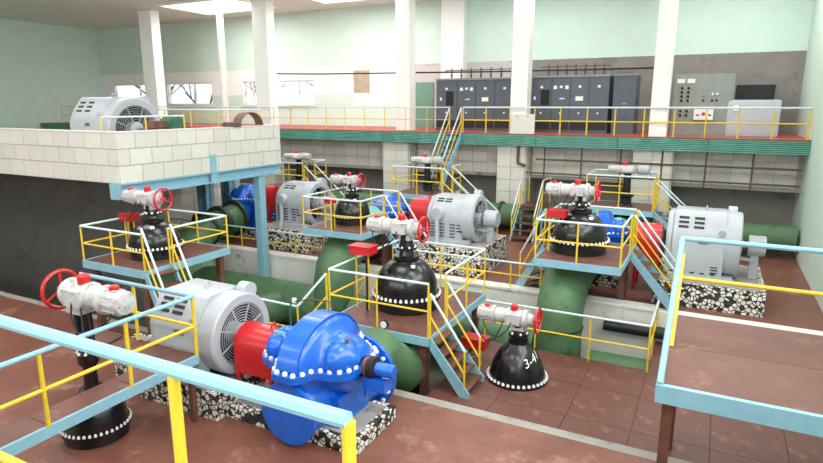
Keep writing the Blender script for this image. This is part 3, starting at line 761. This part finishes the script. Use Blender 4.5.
def pipe(label, pts, r, mat='green_pipe', n=20, flanges=(), group='green water pipes', name='water_pipe', bands=None):
    o = Vector(pts[0]); z0 = min(p[2] for p in pts) - r
    t = thing(name, label, 'pipe', (o.x, o.y, z0), 0, group)
    loc = Vector((o.x, o.y, z0))
    MB().path([Vector(p)-loc for p in pts], r, n).obj('pipe_run', mat, t)
    for (p, d, rr, th) in flanges:
        p = Vector(p)-loc; d = Vector(d).normalized()
        MB().tube(p-d*th/2, p+d*th/2, rr, 28).obj('flange', mat if mat != 'green_pipe' else 'dark_pipe', t)
    return t
def plinth(label, x0, x1, y0, y1, z0, z1):
    t = thing('motor_plinth', label, 'plinth', ((x0+x1)/2, (y0+y1)/2, z0), 0, 'pebble faced motor plinths')
    a, b_, h = (x1-x0)/2, (y1-y0)/2, z1-z0
    MB().box(-a, a, -b_, b_, 0, h-0.01).obj('block', 'pebble', t, False)
    MB().box(-a+0.1, a-0.1, -b_+0.1, b_-0.1, h-0.06, h).obj('cap', 'concrete_grey', t, False)
    return t
def junction_box(label, loc, hgt, yaw=0, arm=True, dims=(0.5, 0.34, 0.2)):
    t = thing('junction_box', label, 'electrical box', loc, yaw, 'red junction boxes on stands')
    MB().cbox((0, 0, hgt+dims[2]/2), dims).obj('box', 'red_paint', t, False, bevel=0.012)
    MB().cbox((0, 0, hgt+dims[2]+0.008), (dims[0]+0.03, dims[1]+0.03, 0.02)).obj('lid', 'red_paint', t, False)
    for x in (-0.18, 0.12): MB().tube((x, 0, 0), (x, 0, hgt), 0.02).obj('stand_leg', 'yellow_rail', t)
    MB().tube((-0.18, 0, hgt*0.25), (0.12, 0, hgt*0.6), 0.015).obj('stand_brace', 'yellow_rail', t)
    MB().path([(0.1, -0.05, hgt), (0.12, -0.06, hgt*0.5), (0.1, -0.05, 0.0)], 0.025, 6).obj('cable', 'black_rubber', t)
    return t

# ------------------------------------------------------------------ far row of units
AY, AZ = 16.0, 1.4
motor('grey motor with end cylinder on the pebbled plinth in the middle of the hall', (-6.62, AY-0.1, 0), 'round', R=0.68, L=1.45, conduit=True, hub=AZ+0.04, zbase=0.78)
motor('grey motor on the pebbled plinth behind the light blue mezzanine post', (-12.4, AY, 0), 'round', R=0.72, L=1.4, conduit=True, hub=AZ+0.02, zbase=0.72)
motor('grey louvred motor on the pebbled plinth at the right edge', (-0.02, AY, 0), 'flat', conduit=True, hub=AZ-0.05, exciter=True)
plinth('black and white pebbled plinth under the middle motor', -7.45, -5.45, 14.75, 17.0, 0, 0.78)
plinth('black and white pebbled plinth under the motor behind the blue post', -13.45, -11.25, 14.75, 17.2, 0, 0.72)
plinth('black and white pebbled plinth under the motor at the right edge', -1.0, 1.35, 14.75, 17.2, 0, 0.58)
guard('red guard between the blue pump and the middle motor', (-7.78, AY, 0.0), 0.62, 0.42, AZ+0.1)
guard('red guard beside the motor behind the blue post', (-13.78, AY, 0.0), 0.46, 0.42, AZ+0.08)
guard('red guard left of the motor at the right edge', (-1.28, AY, 0.0), 0.62, 0.42, AZ-0.1)
pump('blue pump left of the middle motor behind the dome valve', (-9.0, AY, 0), AZ, 0.88)
pump('blue pump under the mezzanine beyond the light blue post', (-14.85, AY, 0), AZ, 0.82)
pump('blue pump behind the black dome at the right', (-2.45, AY, 0), AZ, 0.84)
for (x, w_) in ((-9.0, 'middle'), (-14.85, 'left'), (-2.45, 'right')):
    plinth({'middle': 'pebbled plinth under the blue pump beside the middle motor', 'left': 'pebbled plinth under the blue pump below the mezzanine', 'right': 'pebbled plinth under the blue pump at the right'}[w_], x-0.75, x+0.7, 15.5, 16.5, -0.005, 0.3)

# discharge pipes of the far row: from the pump towards the viewer and down into the trench
def mitre(x, y_start, z, y_down, z_down, n=4):
    r = 0.95; pts = [(x, y_start, z)]
    for k in range(n+1):
        a = PI/2*k/n
        pts.append((x, y_down + r*(1-math.sin(a)), z - r*(1-math.cos(a))))
    pts.append((x, y_down, z_down)); return pts
RP = 0.54
pipe('green elbow pipe dropping into the trench below the right dome platform', mitre(-2.85, 15.2, 0.66, 13.1, -1.5), RP, flanges=[((-2.85, 15.15, 0.66), (0,1,0), 0.62, 0.1), ((-2.85, 13.1, -0.35), (0,0,1), 0.56, 0.04)])
pipe('green segmented elbow pipe dropping into the trench below the middle dome platform', mitre(-9.25, 15.2, 0.66, 13.15, -1.5, 3), RP+0.03, n=16, flanges=[((-9.25, 15.15, 0.62), (0,1,0), 0.66, 0.1)])
pipe('green flanged pipe running from the pump below the mezzanine to the left platform', [(-14.85, 15.25, 0.8), (-14.85, 13.9, 0.68), (-14.3, 12.6, 0.3), (-13.4, 12.3, -0.4)], 0.5, flanges=[((-14.85, 15.2, 0.8), (0,1,0), 0.62, 0.1), ((-14.85, 14.5, 0.74), (0,1,0.08), 0.6, 0.16), ((-14.85, 13.9, 0.68), (0,1,0.3), 0.6, 0.1)])
pipe('dark green pipe standing below the left dome platform', [(-11.15, 8.95, 1.15), (-11.15, 9.0, 0.2), (-11.15, 9.3, -0.45), (-11.1, 10.1, -0.9), (-11.0, 12.7, -1.1)], 0.46, 'green_pipe')
pipe('long green main lying in the trench along the white wall', [(-30, 13.25, -1.1), (-9.35, 13.25, -1.1)], 0.62, n=26, flanges=[((-16.5, 13.25, -1.1), (1,0,0), 0.7, 0.1)])
pipe('green main lying in the trench between the two elbow pipes', [(-8.6, 13.25, -1.1), (-3.4, 13.25, -1.1)], 0.56, n=26)
pipe('green main in the trench right of the right elbow pipe', [(-2.1, 13.1, -1.35), (XR-0.02, 13.1, -1.35)], 0.5, n=26)
pipe('dark green suction header along the foot of the gallery wall', [(XL+0.1, 21.15, 0.62), (XR-0.1, 21.15, 0.62)], 0.42, 'green_pipe', flanges=[((x, 21.15, 0.62), (1,0,0), 0.5, 0.1) for x in (-13.5, -7.0, -4.6, -0.4)])
for x, w_ in ((-9.0, 'middle blue pump'), (-14.85, 'blue pump below the mezzanine'), (-2.45, 'right blue pump')):
    pipe('turquoise suction branch behind the %s' % w_, [(x, 16.75, 1.05), (x, 18.2, 1.0), (x, 19.4, 0.85), (x, 20.75, 0.75)], 0.36, 'turquoise', group='turquoise suction branches')
t = pipe('short black pipe end sticking out of the white trench wall', [(-1.95, 13.9, -0.44), (-0.3, 13.9, -0.44)], 0.14, 'black_rubber', group=None)
for k in range(1):
    pipe('turquoise reducer behind the middle dome valve', [(-9.25, 15.3, 1.35), (-9.25, 14.95, 1.2)], 0.42, 'turquoise', group='turquoise reducers')

# valves of the far row
D3, D5, D1, D2 = (-2.66, 13.9, 1.3), (-9.3, 14.3, 1.3), (-11.15, 8.9, 1.33), (-5.75, 10.95, 0.35)
valve_big('black dome valve with white actuator on the right platform', D3, 0.64, 1.44, 0.84, dome=0.62)
valve_big('black dome valve on the platform left of the middle motor', D5, 0.52, 1.26, 0.72)
valve_big('black dome valve with white actuator on the central platform', D2, 0.70, 1.76, 0.95)
valve_big('black dome valve on the platform beside the tiled mezzanine', D1, 0.56, 1.32, 0.86, dome=0.6)
valve_bell('black bell valve with painted number on the brown lower deck', (-3.12, 10.75, -0.7))
junction_box('small red box beside the right dome valve', (-3.1, 13.5, 1.31), 0.84, dims=(0.42, 0.3, 0.15))
junction_box('red box on a yellow stand beside the central dome valve', (-6.45, 10.3, 0.36), 1.24, dims=(0.52, 0.34, 0.17))
junction_box('red box beside the bell valve on the lower deck', (-4.08, 10.9, -0.7), 0.42)
junction_box('red box beside the dome valve next to the mezzanine', (-11.95, 8.9, 1.34), 0.74, dims=(0.4, 0.28, 0.14))
junction_box('small red box on the platform left of the middle motor', (-9.35, 13.25, 1.31), 0.72, dims=(0.26, 0.24, 0.13))

# platforms with railings
platform('brown decked platform with blue rim carrying the right dome valve', -3.38, -1.54, 12.7, 15.05, 1.3,
         [[(-3.38, 15.05), (-3.38, 12.7), (-1.54, 12.7), (-1.54, 14.2)], [(-3.38, 15.05), (-1.54, 15.05)]], -0.7,
         legs=[(-1.7, 14.55, 0), (-3.25, 14.55, 0), (-1.7, 14.95, 0), (-3.25, 14.95, 0)])
platform('brown decked platform with blue rim left of the middle motor', -10.1, -8.2, 13.0, 15.1, 1.3,
         [[(-10.1, 15.1), (-10.1, 13.0), (-8.2, 13.0), (-8.2, 14.2)], [(-10.1, 15.1), (-8.2, 15.1)]], 0.0,
         legs=[(-8.35, 14.55, 0), (-9.95, 14.55, 0), (-8.35, 14.95, 0), (-9.95, 14.95, 0)])
platform('central brown decked platform with blue rim over the trench', -6.75, -4.5, 9.45, 12.5, 0.35,
         [[(-4.5, 10.25), (-4.5, 12.5), (-6.75, 12.5), (-6.75, 9.45), (-4.5, 9.45)]], PIT, every=1.3, h=1.08)
platform('brown decked platform with blue rim beside the tiled mezzanine', -12.2, -10.23, 7.85, 10.2, 1.33,
         [[(-10.23, 8.5), (-10.23, 10.2), (-12.2, 10.2), (-12.2, 7.85), (-10.23, 7.85)]], PIT, every=1.2, h=0.78,
         legs=[(-12.05, 8.0, -0.3), (-10.38, 8.0, -0.3), (-12.05, 10.05, PIT), (-10.38, 10.05, PIT)])
stair('platform_stair', 'light blue steps going down right of the right platform', (-1.5, 14.62, 1.3), (-0.45, 14.62, 0), 0.72, 5, 'platform stairs')
stair('platform_stair', 'light blue steps going down beside the middle motor plinth', (-8.16, 14.65, 1.3), (-7.1, 14.45, 0), 0.7, 5, 'platform stairs')
stair('platform_stair', 'light blue steps from the central platform to the lower deck', (-4.46, 9.85, 0.35), (-3.7, 9.85, -0.7), 0.8, 5, 'platform stairs')
stair('platform_stair', 'light blue steps from the left platform behind the near motor', (-10.19, 8.18, 1.33), (-9.1, 7.9, -0.3), 0.62, 7, 'platform stairs')
# blue diagonal brace stair on the left of the right platform
stair('platform_stair', 'light blue steps going down left of the right platform', (-3.42, 14.4, 1.3), (-4.15, 14.72, 0.0), 0.6, 5, 'platform stairs', rail=(1, 1))

# railings along the trench edge
def railing(label, pts, h, every=1.3, top='pale_rail', post='yellow_rail', mid='yellow_rail', r=0.022, group='hall railings', midf=0.5):
    t = thing('railing', label, 'railing', pts[0], 0, group)
    o = Vector(pts[0]); rails(t, [Vector(p)-o for p in pts], h, every, top, post, mid, r, midf=midf)
    return t
railing('yellow railing on the trench edge below the mezzanine', [(-20.5, 14.2, 0.06), (-13.6, 14.2, 0.06), (-10.3, 14.2, 0.06)], 0.72)
railing('yellow railing on the trench edge in front of the middle motor', [(-7.9, 14.2, 0.06), (-4.4, 14.2, 0.06), (-3.6, 14.2, 0.06)], 0.66)
railing('railing round the far edge of the lower deck', [(-4.35, 12.2, -0.7), (-0.8, 12.2, -0.7), (-0.8, 14.0, -0.7)], 1.0, 1.05)
# gallery railing
railing('pale topped railing along the gallery left of the gallery stairs', [(-34, 21.6, GZ), (-9.42, 21.6, GZ)], 0.96, 1.0, r=0.018)
railing('yellow railing along the gallery right of the gallery stairs', [(-8.82, 21.56, GZ), (XR-0.1, 21.56, GZ)], 0.96, 0.98, r=0.026)
railing('low yellow railing on top of the mezzanine block', [(-12.8, 14.5, 3.2), (-14.6, 14.5, 3.2), (-22, 14.5, 3.2)], 1.35, 1.3)

# ------------------------------------------------------------------ suction valves, their platforms and stairs
S8, S6, S7 = (-2.4, 19.9, 0.45), (-9.5, 19.8, 0.45), (-15.6, 19.9, 0.35)
v = valve_tall('white topped suction valve on the yellow railed platform at the far right', S8)
dup(v, S6, 'white topped suction valve at the foot of the gallery stairs')
dup(v, S7, 'white topped suction valve behind the motor by the blue post')
g_ = 'suction valve platforms'
platform('yellow railed platform of the far right suction valve', -3.5, -1.5, 19.0, 20.6, 1.5, [[(-1.5, 19.8), (-1.5, 20.6), (-3.5, 20.6), (-3.5, 19.0), (-1.5, 19.0)]], 0, h=1.05, group=g_)
platform('yellow railed platform at the foot of the gallery stairs', -10.5, -8.5, 18.9, 20.6, 1.5, [[(-9.5, 20.6), (-10.5, 20.6), (-10.5, 18.9), (-8.5, 18.9)], [(-8.5, 19.8), (-8.5, 20.6)]], 0, h=1.0, group=g_)
platform('yellow railed platform behind the motor by the blue post', -16.7, -14.7, 19.0, 20.6, 1.4, [[(-14.7, 19.8), (-14.7, 20.6), (-16.7, 20.6), (-16.7, 19.0), (-14.7, 19.0)]], 0, h=1.0, group=g_)
stair('platform_stair', 'steps from the far right suction platform towards the right motor', (-1.46, 19.4, 1.5), (0.2, 19.4, 0), 0.7, 6, 'platform stairs')
stair('platform_stair', 'long railed steps coming down behind the middle motor', (-8.46, 19.35, 1.5), (-6.6, 19.2, 0), 0.75, 6, 'platform stairs', h=1.0)
stair('platform_stair', 'steps from the platform behind the motor by the blue post', (-14.66, 19.4, 1.4), (-13.0, 19.4, 0), 0.7, 6, 'platform stairs')
stair('gallery_stair', 'steep light blue steps from the gallery down to the suction platform', (-9.12, 21.5, GZ), (-9.45, 20.3, 1.52), 0.58, 9, None, h=0.96)
stair('platform_stair', 'light blue crossover steps by the white tiled pier', (-5.7, 20.5, 1.12), (-5.7, 19.5, 0), 0.8, 5, 'platform stairs')
cp = thing('crossover_landing', 'small landing over the suction header by the tiled pier', 'platform', (-5.7, 21.15, 0), 0)
MB().box(-0.42, 0.42, -0.65, 0.55, 1.07, 1.12).obj('deck', 'brown_deck', cp, False)
for x in (-0.38, 0.38):
    for y in (-0.5, 0.5): MB().box(x-0.03, x+0.03, y-0.03, y+0.03, 0, 1.07).obj('leg', 'light_blue', cp, False)
rails(cp, [(-0.4, -0.6, 1.12), (-0.4, 0.5, 1.12)], 0.95); rails(cp, [(0.4, -0.6, 1.12), (0.4, 0.5, 1.12)], 0.95)
stair('platform_stair', 'short blue steps up to the suction header at the right edge', (0.34, 20.7, 1.5), (0.34, 19.75, 0), 0.7, 6, 'platform stairs', rail=(0, 0))

# brown service pipes on the wall under the gallery
sp = thing('service_pipe', 'thin brown pipes fixed to the tiled wall below the gallery', 'pipe', (-3.0, 22.3, 2.0))
MB().tube((-2.9, -0.6, 0.72), (5.5, -0.6, 0.72), 0.035).obj('upper_line', 'brown_pipe', sp)
MB().tube((-3.3, -0.55, 0.2), (5.5, -0.55, 0.2), 0.03).obj('lower_line', 'brown_pipe', sp)
for k in range(6): MB().tube((-2.6+1.35*k, -0.55, 0.0), (-2.6+1.35*k, -0.55, 1.2), 0.03).obj('riser', 'brown_pipe', sp)
MB().path([(-3.6, -0.62, 1.2), (-3.6, -0.62, 0.55), (-3.3, -0.62, 0.45)], 0.06).obj('drop_pipe', 'brown_pipe', sp)

# ------------------------------------------------------------------ gallery equipment
def cabinet_bank(label, x0, widths, y0, hgt, side=None):
    t = thing('switchgear_cabinet', label, 'cabinet', (x0, y0, GZ), 0, 'grey switchgear banks')
    W_ = sum(widths)
    MB().box(0, W_, 0.03, 1.0, 0, hgt).obj('body', 'cabinet_grey', t, False)
    MB().box(-0.03, W_+0.03, -0.03, 1.02, hgt, hgt+0.07).obj('top_cap', 'panel_grey', t, False)
    x = 0
    for i, w_ in enumerate(widths):
        d = MB().box(x+0.012, x+w_-0.012, 0, 0.03, 0.12, hgt-0.03).obj('door', 'cabinet_grey', t, False, bevel=0.006)
        c = x+w_/2
        MB().lathe([(0, 0.035), (-0.03, 0.035)], 10, 'Y', (c, 0, hgt*0.36)).obj('knob', 'white_paint', d)
        MB().cbox((c, -0.006, hgt*0.83), (0.1, 0.012, 0.09)).obj('warning_plate', 'white_paint', d, False)
        MB().box(x+0.03, x+w_-0.03, -0.004, 0.0, 0.12, 0.42).obj('plinth_grille', 'dark_slot', d, False)
        if i == 0:
            MB().box(c-0.02, c+0.32, -0.012, 0.0, hgt*0.5, hgt*0.78).obj('meter_window', 'shadow_black', d, False)
            MB().box(c-0.3, c-0.22, -0.01, 0.0, hgt*0.6, hgt*0.66).obj('label_plate', 'white_paint', d, False)
        elif i == 1:
            for q in (-0.22, 0.22):
                MB().cbox((c+q, -0.012, hgt*0.82), (0.12, 0.024, 0.13)).obj('meter', 'white_paint', d, False)
            MB().cbox((c+0.05, -0.01, hgt*0.62), (0.2, 0.02, 0.04)).obj('label_plate', 'white_paint', d, False)
        elif i == 2:
            MB().cbox((c, -0.01, hgt*0.62), (0.28, 0.02, 0.16)).obj('label_plate', 'white_paint', d, False)
        x += w_
    for k in range(7):
        xx = 0.5 + (W_-0.8)*k/6
        MB().lathe([(hgt+0.07, 0.05), (hgt+0.12, 0.03), (hgt+0.2, 0.05), (hgt+0.28, 0.03), (hgt+0.5, 0.03)], 8, 'Z', (xx, 0.5, 0)).obj('insulator', 'brown_pipe', t)
    MB().tube((0.2, 0.5, hgt+0.42), (W_-0.1, 0.5, hgt+0.42), 0.02).obj('busbar', 'brown_pipe', t)
    return t
cabinet_bank('grey switchgear bank left of the gallery pillar beside the stairs', -10.75, [0.98, 0.82, 0.82, 0.82], 23.2, 2.06)
cabinet_bank('grey switchgear bank between the two right pillars', -6.55, [0.78, 0.72, 0.68, 0.72], 23.0, 2.08)
t = thing('switchgear_cabinet', 'single grey cabinet at the right end of the right bank', 'cabinet', (-3.5, 23.1, GZ), 0)
MB().box(0, 0.78, 0.02, 1.1, 0, 2.1).obj('body', 'cabinet_grey', t, False)
MB().box(0.02, 0.76, 0, 0.02, 0.08, 2.06).obj('door', 'cabinet_grey', t, False)
MB().box(-0.02, 0.8, -0.02, 1.12, 2.1, 2.16).obj('top_cap', 'panel_grey', t, False)
MB().cbox((0.4, -0.01, 1.1), (0.18, 0.015, 0.06)).obj('label_plate', 'panel_grey', t, False)
# upright control panel at the right
t = thing('control_console', 'pale grey control panel with rows of black switches', 'control panel', (-1.45, 22.95, GZ), 0)
MB().box(0, 1.85, 0, 0.35, 0, 2.1).obj('panel', 'panel_grey', t, False)
for i in range(2):
    MB().cbox((0.2+0.32*i, -0.02, 1.86), (0.24, 0.05, 0.14)).obj('meter', 'white_paint', t, False)
    for k in range(6):
        MB().lathe([(0, 0.045), (-0.05, 0.045), (-0.06, 0.02)], 8, 'Y', (0.26+0.2*i, 0, 1.62-0.14*k if k < 4 else 1.4-0.14*k)).obj('switch', 'shadow_black', t)
        MB().cbox((0.26+0.2*i+0.07, -0.008, (1.62-0.14*k if k < 4 else 1.4-0.14*k)+0.02), (0.04, 0.015, 0.05)).obj('label_plate', 'yellow_rail', t, False)
for (x, z_, m_) in ((0.95, 1.35, 'red_paint'), (1.22, 1.42, 'white_paint'), (1.36, 1.42, 'white_paint'), (1.22, 1.2, 'shadow_black'), (1.36, 1.2, 'shadow_black'), (0.95, 1.2, 'shadow_black')):
    MB().lathe([(0, 0.04), (-0.04, 0.04)], 10, 'Y', (x, 0, z_)).obj('push_button', m_, t)
t = thing('switch_box', 'small white switch box low on the pale control panel', 'electrical box', (-0.45, 22.88, GZ+0.55), 0)
MB().box(-0.3, 0.3, -0.12, 0.06, 0, 0.36).obj('case', 'white_paint', t, False, bevel=0.01)
MB().lathe([(-0.12, 0.06), (-0.15, 0.06)], 12, 'Y', (0, 0, 0.2)).obj('knob', 'red_paint', t)
for x in (-0.18, 0.2): MB().cbox((x, -0.125, 0.16), (0.08, 0.02, 0.05)).obj('switch', 'shadow_black', t, False)
t = thing('control_desk', 'pale grey machine with a rounded top at the gallery right edge', 'machine', (0.62, 22.9, GZ))
MB().prism([(0, 0), (0, 1.1), (0.06, 1.22), (0.7, 1.22), (0.8, 1.1), (0.8, 0)], -0.35, 1.2, 'X').obj('case', 'grey_paint', t, True, bevel=0.03)
MB().lathe([(0, 0.1), (-0.04, 0.1)], 14, 'Y', (-0.1, 0, 0.95)).obj('dial', 'white_paint', t)
t = thing('dark_cabinet', 'black cabinet behind the pale machine on the gallery', 'cabinet', (0.5, 24.6, GZ))
MB().box(0, 1.2, 0, 0.6, 0, 1.75).obj('body', 'shadow_black', t, False, bevel=0.01); MB().box(0.03, 1.17, -0.02, 0, 0.05, 1.7).obj('door', 'dark_slot', t, False)
t = thing('notice_board', 'cream white board standing on the gallery edge by the pillar', 'board', (-6.42, 21.5, GZ))
MB().box(-0.46, 0.46, -0.03, 0.03, 0.0, 0.72).obj('board', 'tile_white', t, False, bevel=0.008)
for x in (-0.2, 0.2): MB().cbox((x, -0.035, 0.63), (0.08, 0.02, 0.02)).obj('clip', 'dark_slot', t, False)
# overhead cable along the gallery wall
tag(MB().path([(-20, 23.0, 6.2), (-16.5, 23.0, 6.1), (-12.0, 23.0, 6.05), (-8.0, 23.0, 6.0), (-2.0, 23.0, 5.98)], 0.035, 6).obj('overhead_cable', 'dark_slot'), 'dark overhead cable running along the gallery wall', 'cable')

# ------------------------------------------------------------------ on the mezzanine
motor('grey motor with round fan grille standing up on the mezzanine', (-16.75, 12.35, 3.2), 'flat', R=0.95, L=1.9, hub=0.74, exciter=False, zbase=0.02, conduit=False)
t = thing('pipe_shell', 'brown half round pipe shell resting on the mezzanine parapet', 'pipe shell', (-12.62, 13.75, BZ1+0.035), 0)
sh = MB(); n = 16; Ro, Ri = 0.5, 0.465
for (ra, rb) in ((Ro, Ri),):
    pr_o = [(-0.13, Ro), (0.13, Ro)]
    vs_ = []
    for i in range(n+1):
        a = PI*i/n
        for (xx, rr) in ((-0.15, Ro), (0.15, Ro), (0.15, Ri), (-0.15, Ri)): vs_.append((xx, rr*math.cos(a), 0.8*rr*math.sin(a)))
    fs_ = []
    for i in range(n):
        for k in range(4): fs_.append((i*4+k, i*4+(k+1) % 4, (i+1)*4+(k+1) % 4, (i+1)*4+k))
    fs_ += [(0,1,2,3), (n*4+3, n*4+2, n*4+1, n*4)]
    sh.add(vs_, fs_)
sh.obj('shell', 'rust_shell', t)
t = thing('covered_machine', 'dark green covered machine on the mezzanine beside the motor', 'machine', (-14.6, 12.62, 3.2))
MB().prism([(-0.28, 0), (-0.3, 0.95), (-0.16, 1.14), (0.16, 1.16), (0.3, 0.98), (0.28, 0)], -0.3, 0.3, 'X').obj('cover', 'tarp_green', t, True, bevel=0.05)
MB().lathe([(1.14, 0.1), (1.24, 0.08)], 12, 'Z').obj('cap', 'tarp_green', t)
t = thing('wooden_crate', 'small brown crate between the mezzanine motor and the green cover', 'crate', (-14.6, 12.0, 3.2))
for k in range(5): MB().box(-0.25, 0.25, -0.2, 0.2, 0.02+0.21*k, 0.21+0.21*k).obj('board', 'rust_shell', t, False)
for s in (-1, 1): MB().box(0.25, 0.28, s*0.16-0.04, s*0.16+0.04, 0, 1.05).obj('batten', 'brown_steel', t, False)
t = thing('coiled_hose', 'dark brown coiled hose on the mezzanine parapet', 'hose', (-12.46, 12.9, BZ1+0.03))
for k in range(2): MB().torus(0.24-0.02*k, 0.035, 24, 8, 'Z', (0, 0, 0.035+0.06*k)).obj('coil', 'brown_pipe', t)
railing('pale handrail in front of the mezzanine motor', [(-13.6, 9.6, 3.2), (-13.6, 12.2, 3.2)], 1.2, 1.5, mid='pale_rail')

# ------------------------------------------------------------------ near row: motor, guard, pump, pipe
NF = -0.3
motor('large light grey motor with flat top in the left foreground', (-7.56, 7.0, NF), 'flat', R=0.67, L=1.5, hub=1.21, exciter=False, zbase=0.5, conduit=False)
plinth('pebbled plinth under the foreground grey motor', -8.5, -6.72, 6.2, 7.8, NF-0.005, 0.19)
plinth('small pebbled block behind the lower left walkway', -9.35, -8.75, 6.35, 6.95, NF-0.005, 0.5)
guard('red arched guard between the foreground motor and pump', (-6.32, 7.0, NF), 0.8, 0.34, 1.10)
pump('big blue split-case pump with white bolts in the foreground', (-5.2, 7.0, NF), 1.14, 1.06)
plinth('pebbled plinth under the foreground blue pump', -6.7, -4.2, 6.4, 7.6, NF-0.005, NF+0.25)
pipe('dark green discharge pipe running from the foreground pump under the central platform', [(-5.15, 7.96, 0.2), (-5.15, 8.6, 0.22), (-5.1, 9.3, -0.36), (-5.2, 9.9, -0.45), (-5.75, 10.95, -0.5)], 0.5, 'green_pipe', flanges=[((-5.15, 8.02, 0.2), (0,1,0), 0.66, 0.1)])
pipe('black valve body under the central platform', [(-5.75, 10.95, -1.85), (-5.75, 10.95, 0.3)], 0.5, 'black_gloss', group=None)
t = thing('pressure_gauge', 'round pressure gauge on a stem above the discharge pipe', 'gauge', (-5.4, 9.35, 0.2))
MB().tube((0,0,0), (0,0,0.25), 0.015).obj('stem', 'steel', t)
MB().lathe([(-0.04, 0.085), (0.03, 0.085)], 18, 'Y', (0,0,0.32)).obj('case', 'shadow_black', t); MB().lathe([(-0.05, 0.07), (-0.04, 0.07)], 18, 'Y', (0,0,0.32)).obj('dial', 'white_paint', t)
t = thing('vent_tube', 'thin green vent tube with pale tip beside the red guard', 'tube', (-6.6, 8.0, NF))
MB().path([(0,0,0), (0,0,1.4), (0.04,0,1.5), (0.1,0,1.52)], 0.018, 8).obj('tube', 'tarp_green', t); MB().lathe([(0, 0.04), (0.08, 0.04)], 10, 'Z', (0.1, 0, 1.5)).obj('tip', 'white_paint', t)
MB().path([(0.1, 0, 1.52), (0.7, -0.3, 1.75), (1.25, -0.5, 1.85), (1.32, -0.55, 1.66)], 0.014, 6).obj('vent_hose', 'brown_pipe', t)
railing('pale railing behind the foreground motor rising to the central platform', [(-9.4, 8.98, -0.25), (-7.22, 8.98, -0.28), (-6.8, 9.42, 0.36)], 0.98, 0.9)
# near-left walkway
t = thing('walkway_platform', 'brown chequered walkway with light blue rim at the lower left', 'walkway', (-7.6, 4.6, NF))
for (x0, x1, y0, y1) in ((-7.45, -7.0, 2.6, 3.8), (-7.45, -7.0, 3.8, 5.0), (-7.45, -7.0, 5.0, 6.12), (-9.7, -7.45, 5.65, 6.12)):
    relbox(t, x0+0.005, x1-0.005, y0+0.005, y1-0.005, 0.78, 0.82).obj('deck_plate', 'brown_deck', t, False)
relbox(t, -7.0, -6.96, 2.6, 6.16, 0.68, 0.83).obj('rim_beam', 'light_blue', t, False); relbox(t, -9.7, -7.0, 6.12, 6.16, 0.68, 0.83).obj('rim_beam', 'brown_steel', t, False)
for p in ((-7.05, 2.7), (-7.05, 6.05), (-9.6, 6.05)): relbox(t, p[0]-0.04, p[0]+0.04, p[1]-0.04, p[1]+0.04, NF, 0.78).obj('leg', 'brown_steel', t, False)
l = t.location
rails(t, [(p[0]-l[0], p[1]-l[1], 0.82-l[2]) for p in ((-9.7, 6.14), (-6.98, 6.14), (-6.98, 2.6))], 0.98, 1.35, top='light_blue', r=0.03)
valve_big('black valve with grey actuator cut by the left edge in the foreground', (-8.12, 5.1, NF), 0.46, 2.28, 1.02, True)
# railing of the viewer's landing
railing('thick light blue handrail in the near foreground at lower left', [(-6.5, 1.93, 2.3), (-2.38, 1.93, 2.3), (-1.3, 1.93, 2.3)], 1.06, 4.5, top='light_blue', r=0.034, midf=0.02)

# near-right deck
t = thing('steel_landing', 'brown decked landing with blue rim at the lower right', 'platform', (0.6, 8.2, -0.7))
for k in range(2):
    relbox(t, -0.3, 2.2, 6.95+1.33*k, 8.27+1.33*k, 1.46, 1.5).obj('deck_plate', 'brown_deck', t, False)
relbox(t, -0.34, 2.2, 6.88, 6.95, 1.3, 1.52).obj('rim_beam', 'light_blue', t, False)
relbox(t, -0.34, -0.3, 6.95, 9.6, 1.3, 1.5).obj('rim_beam', 'brown_steel', t, False)
for p in ((-0.2, 9.45), (2.0, 9.45), (-0.2, 7.1), (2.0, 7.1)): relbox(t, p[0]-0.06, p[0]+0.06, p[1]-0.06, p[1]+0.06, -0.7, 1.46).obj('leg', 'brown_steel', t, False)
l = t.location
rails(t, [(p[0]-l[0], p[1]-l[1], 1.5-l[2]) for p in ((-0.3, 9.58), (2.2, 9.58))], 1.22, 2.6, top='light_blue', r=0.034)
MB().tube(rel(t, -0.3, 9.58, 2.72), rel(t, -0.3, 6.92, 1.52), 0.04).obj('sloping_rail', 'light_blue', t)
MB().tube(rel(t, -0.26, 9.5, 2.5), rel(t, -0.26, 8.2, 1.5), 0.03).obj('sloping_rail', 'yellow_rail', t)
